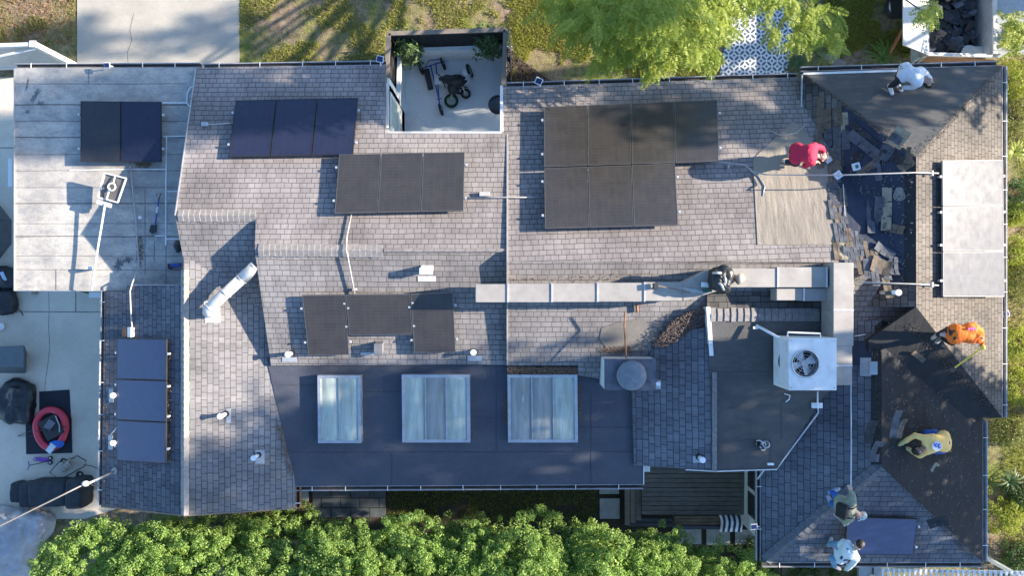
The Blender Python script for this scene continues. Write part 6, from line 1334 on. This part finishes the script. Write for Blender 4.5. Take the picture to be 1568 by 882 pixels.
# 1 white shirt on the grey felted hip
J = joints('EN', {'pelvis': (1386, 110, .62), 'chest': (1402, 116, .70), 'neck': (1412, 121, .72), 'head': (1422, 126, .64), 'shL': (1409, 107, .68), 'shR': (1406, 128, .66), 'hipL': (1384, 104, .60), 'hipR': (1383, 115, .58), 'knL': (1377, 114, .50), 'anL': (1374, 127, .12), 'toL': (1380, 138, .05),
    'knR': (1376, 123, .45), 'anR': (1363, 132, .12), 'toR': (1366, 143, .05), 'elL': (1418, 112, .42), 'wrL': (1424, 121, .15), 'elR': (1397, 133, .42), 'wrR': (1384, 134, .28)})
person('crouching man in white shirt and black trousers on the grey felted hip near the trailer', J, cloth('white_cotton', (.62, .66, .72)), cloth('black_trousers', (.022, .022, .026)), 'tan', VW, bulk=1.02)
# 2 red jumper
J = joints('C', {'pelvis': (1222, 233, .80), 'chest': (1238, 235, .92), 'neck': (1250, 238, .88), 'head': (1259, 241, .78), 'shL': (1246, 224, .84), 'shR': (1243, 248, .82), 'hipL': (1218, 228, .76), 'hipR': (1218, 241, .76), 'knL': (1222, 240, .42), 'anL': (1212, 237, .10), 'toL': (1222, 236, .05),
    'knR': (1219, 250, .42), 'anR': (1205, 247, .10), 'toR': (1214, 250, .05), 'elL': (1258, 226, .55), 'wrL': (1264, 238, .38), 'elR': (1232, 254, .60), 'wrR': (1252, 247, .42)})
pb = person('man in bright red jumper bending over beside the tan felt, casting a long shadow', J, cloth('red_jumper', (.55, .02, .065)), cloth('black_trousers', (.02, .02, .025)), 'pale', VW, 'mid', bulk=1.08)
t = thing('pry_shovel', J['wrL'], 'grey tear-off shovel head in front of the man in red', 'shovel'); m = MB(); m.tube([J['wrL']+Vector((.02, .08, .04)), ab('C', 1268, 244, .12)], .016, 8); m.build('shaft', WOODG, t); MB().beam(ab('C', 1266, 241, .10), ab('C', 1271, 248, .05), .16, .015).build('blade', METAL, t)
# 3 orange hoodie
J = joints('EE', {'pelvis': (1464, 512, .86), 'chest': (1482, 510, .98), 'neck': (1493, 511, .98), 'head': (1498, 518, .94), 'shL': (1490, 499, .92), 'shR': (1488, 521, .92), 'hipL': (1461, 506, .84), 'hipR': (1461, 518, .84), 'knL': (1452, 506, .48), 'anL': (1436, 513, .10), 'toL': (1428, 518, .05),
    'knR': (1458, 524, .45), 'anR': (1443, 517, .10), 'toR': (1434, 524, .05), 'elL': (1502, 508, .72), 'wrL': (1503, 525, .60), 'elR': (1468, 519, .78), 'wrR': (1449, 514, .74)})
pb = person('man in orange hooded sweatshirt holding a long yellow bar at the right eave', J, cloth('orange_hoodie', (.80, .16, .012)), cloth('black_trousers', (.02, .02, .025)), 'pale', plain('tan_shoe', (.42, .35, .27), .7), hood=True)
c = J['chest']+Vector((-.02, .09, .145)); m = MB(); 
for k in range(4): m.box(c+Vector((k*.045-.06, .012*(k % 2), .012)), (.035, .05, .01), rz=.3)
m.build('back_print', plain('pink_print', (.62, .12, .38), .7), pb)
t = thing('pry_bar', J['wrL'], 'long yellow pry bar held by the man in orange', 'pry bar'); a = J['wrL']+Vector((.03, -.10, .0)); b_ = ab('EE', 1462, 563, .08); YEL = plain('yellow_paint', (1.0, .66, .08), .4)
m = MB(); m.tube([a, b_], .02, 8); m.build('shaft', YEL, t); m = MB(); m.ball(a, (.05, .06, .05)); m.build('grip', YEL, t, True); MB().beam(b_, ab('EE', 1455, 568, .03), .13, .02).build('blade', BLACKP, t)
# 4 yellow shirt kneeling
J = joints('FE', {'pelvis': (1445, 676, .48), 'chest': (1428, 679, .50), 'neck': (1416, 684, .46), 'head': (1407, 690, .38), 'shL': (1419, 692, .44), 'shR': (1417, 672, .46), 'hipL': (1447, 683, .44), 'hipR': (1446, 669, .44), 'knL': (1424, 690, .12), 'anL': (1446, 692, .10), 'toL': (1455, 690, .05),
    'knR': (1418, 664, .16), 'anR': (1432, 661, .10), 'toR': (1440, 664, .05), 'elL': (1408, 698, .22), 'wrL': (1396, 691, .08), 'elR': (1401, 667, .30), 'wrR': (1386, 676, .12)})
pb = person('kneeling man in yellow shirt with purple emblem working on the black felt', J, cloth('yellow_shirt', (.98, .60, .20)), cloth('blue_jeans', (.035, .09, .30)), 'brown', BLACKP, bulk=1.03, gloves=plain('glove_tan', (.62, .52, .22), .7))
PURP = plain('purple_print', (.16, .10, .50), .7); WHP = plain('white_print', (.72, .72, .78), .7); c = J['chest']+Vector((.0, -.03, .150))
q = MB().cyl(c, .105, .010, 24).build('back_print', WHP, pb); R_ = Matrix.Rotation(.5, 3, 'Z')
for dx, dy, sx, sy, rr in ((-.05, .03, .022, .09, .5), (-.02, .045, .06, .02, .2), (-.02, -.005, .055, .02, -.3), (.03, .0, .02, .08, .1), (.055, -.035, .05, .02, .5), (.05, .035, .05, .02, .9)): MB().box(c+Vector((dx, dy, .013)), (sx, sy, .006), rz=rr).build('lettering', PURP, q)
# 5 khaki hoodie with backpack
J = joints('FS', {'pelvis': (1288, 773, .52), 'chest': (1300, 778, .76), 'neck': (1309, 783, .84), 'head': (1318, 789, .84), 'shL': (1305, 766, .76), 'shR': (1302, 794, .76), 'hipL': (1286, 767, .50), 'hipR': (1286, 780, .50), 'knL': (1284, 762, .42), 'anL': (1273, 754, .10), 'toL': (1284, 749, .06),
    'knR': (1283, 775, .42), 'anR': (1272, 770, .10), 'toR': (1268, 761, .06), 'elL': (1305, 759, .62), 'wrL': (1303, 753, .60), 'elR': (1295, 801, .55), 'wrR': (1286, 794, .50)})
pb = person('man in khaki hooded top, jeans and grey cap with a black backpack, holding the rope', J, cloth('khaki_top', (.25, .27, .20)), cloth('blue_jeans_bright', (.03, .12, .42)), 'pale', plain('blue_shoe', (.30, .36, .45), .6), cap=plain('grey_cap', (.25, .36, .40), .8))
t = thing('backpack', J['chest'], 'black rectangular backpack worn by the man in the khaki top', 'backpack'); d = (J['neck']-J['pelvis']).normalized(); l = (J['shR']-J['shL']).normalized(); n_ = d.cross(l).normalized(); n_ = n_ if n_.z > 0 else -n_
Mx = Matrix((l, d, n_)).transposed(); c = J['chest']-d*.02+n_*.19
MB().box(c, (.36, .27, .13), m=Mx).build('pack', cloth('pack_black', (.012, .013, .018)), t, bevel=.04)
for s in (-1, 1): m = MB(); m.tube([c+l*s*.12+d*.13, c+l*s*.13+d*.20-n_*.06, c+l*s*.13+d*.20-n_*.22], .018, 6); m.build('strap', BLACKP, t, True)
# 6 white top with blue straps at the bottom eave
J = joints('FS', {'pelvis': (1290, 850, .45), 'chest': (1299, 845, .70), 'neck': (1307, 842, .82), 'head': (1315, 836, .90), 'shL': (1298, 833, .74), 'shR': (1311, 855, .72), 'hipL': (1286, 845, .42), 'hipR': (1286, 856, .42), 'knL': (1284, 834, .42), 'anL': (1270, 834, .10), 'toL': (1273, 825, .06),
    'knR': (1275, 855, .40), 'anR': (1278, 868, .10), 'toR': (1286, 872, .06), 'elL': (1291, 830, .55), 'wrL': (1281, 838, .40), 'elR': (1305, 864, .48), 'wrR': (1297, 872, .32)})
pb = person('man in pale blue white top and light jeans with dark straps', J, cloth('pale_blue_top', (.55, .64, .68)), cloth('light_jeans', (.14, .28, .42)), 'pale', plain('taupe_shoe', (.38, .35, .33), .7))
NAVY = plain('navy_strap', (.03, .045, .12), .7)
d = (J['neck']-J['pelvis']).normalized(); l = (J['shR']-J['shL']).normalized(); n_ = d.cross(l).normalized(); n_ = n_ if n_.z > 0 else -n_
for s in (-1, 1): MB().beam(J['pelvis']+n_*.165+l*.03*s+d*.1, J['shR' if s > 0 else 'shL'].lerp(J['neck'], .3)+n_*.09, .05, .02, up=n_).build('strap', NAVY, pb)
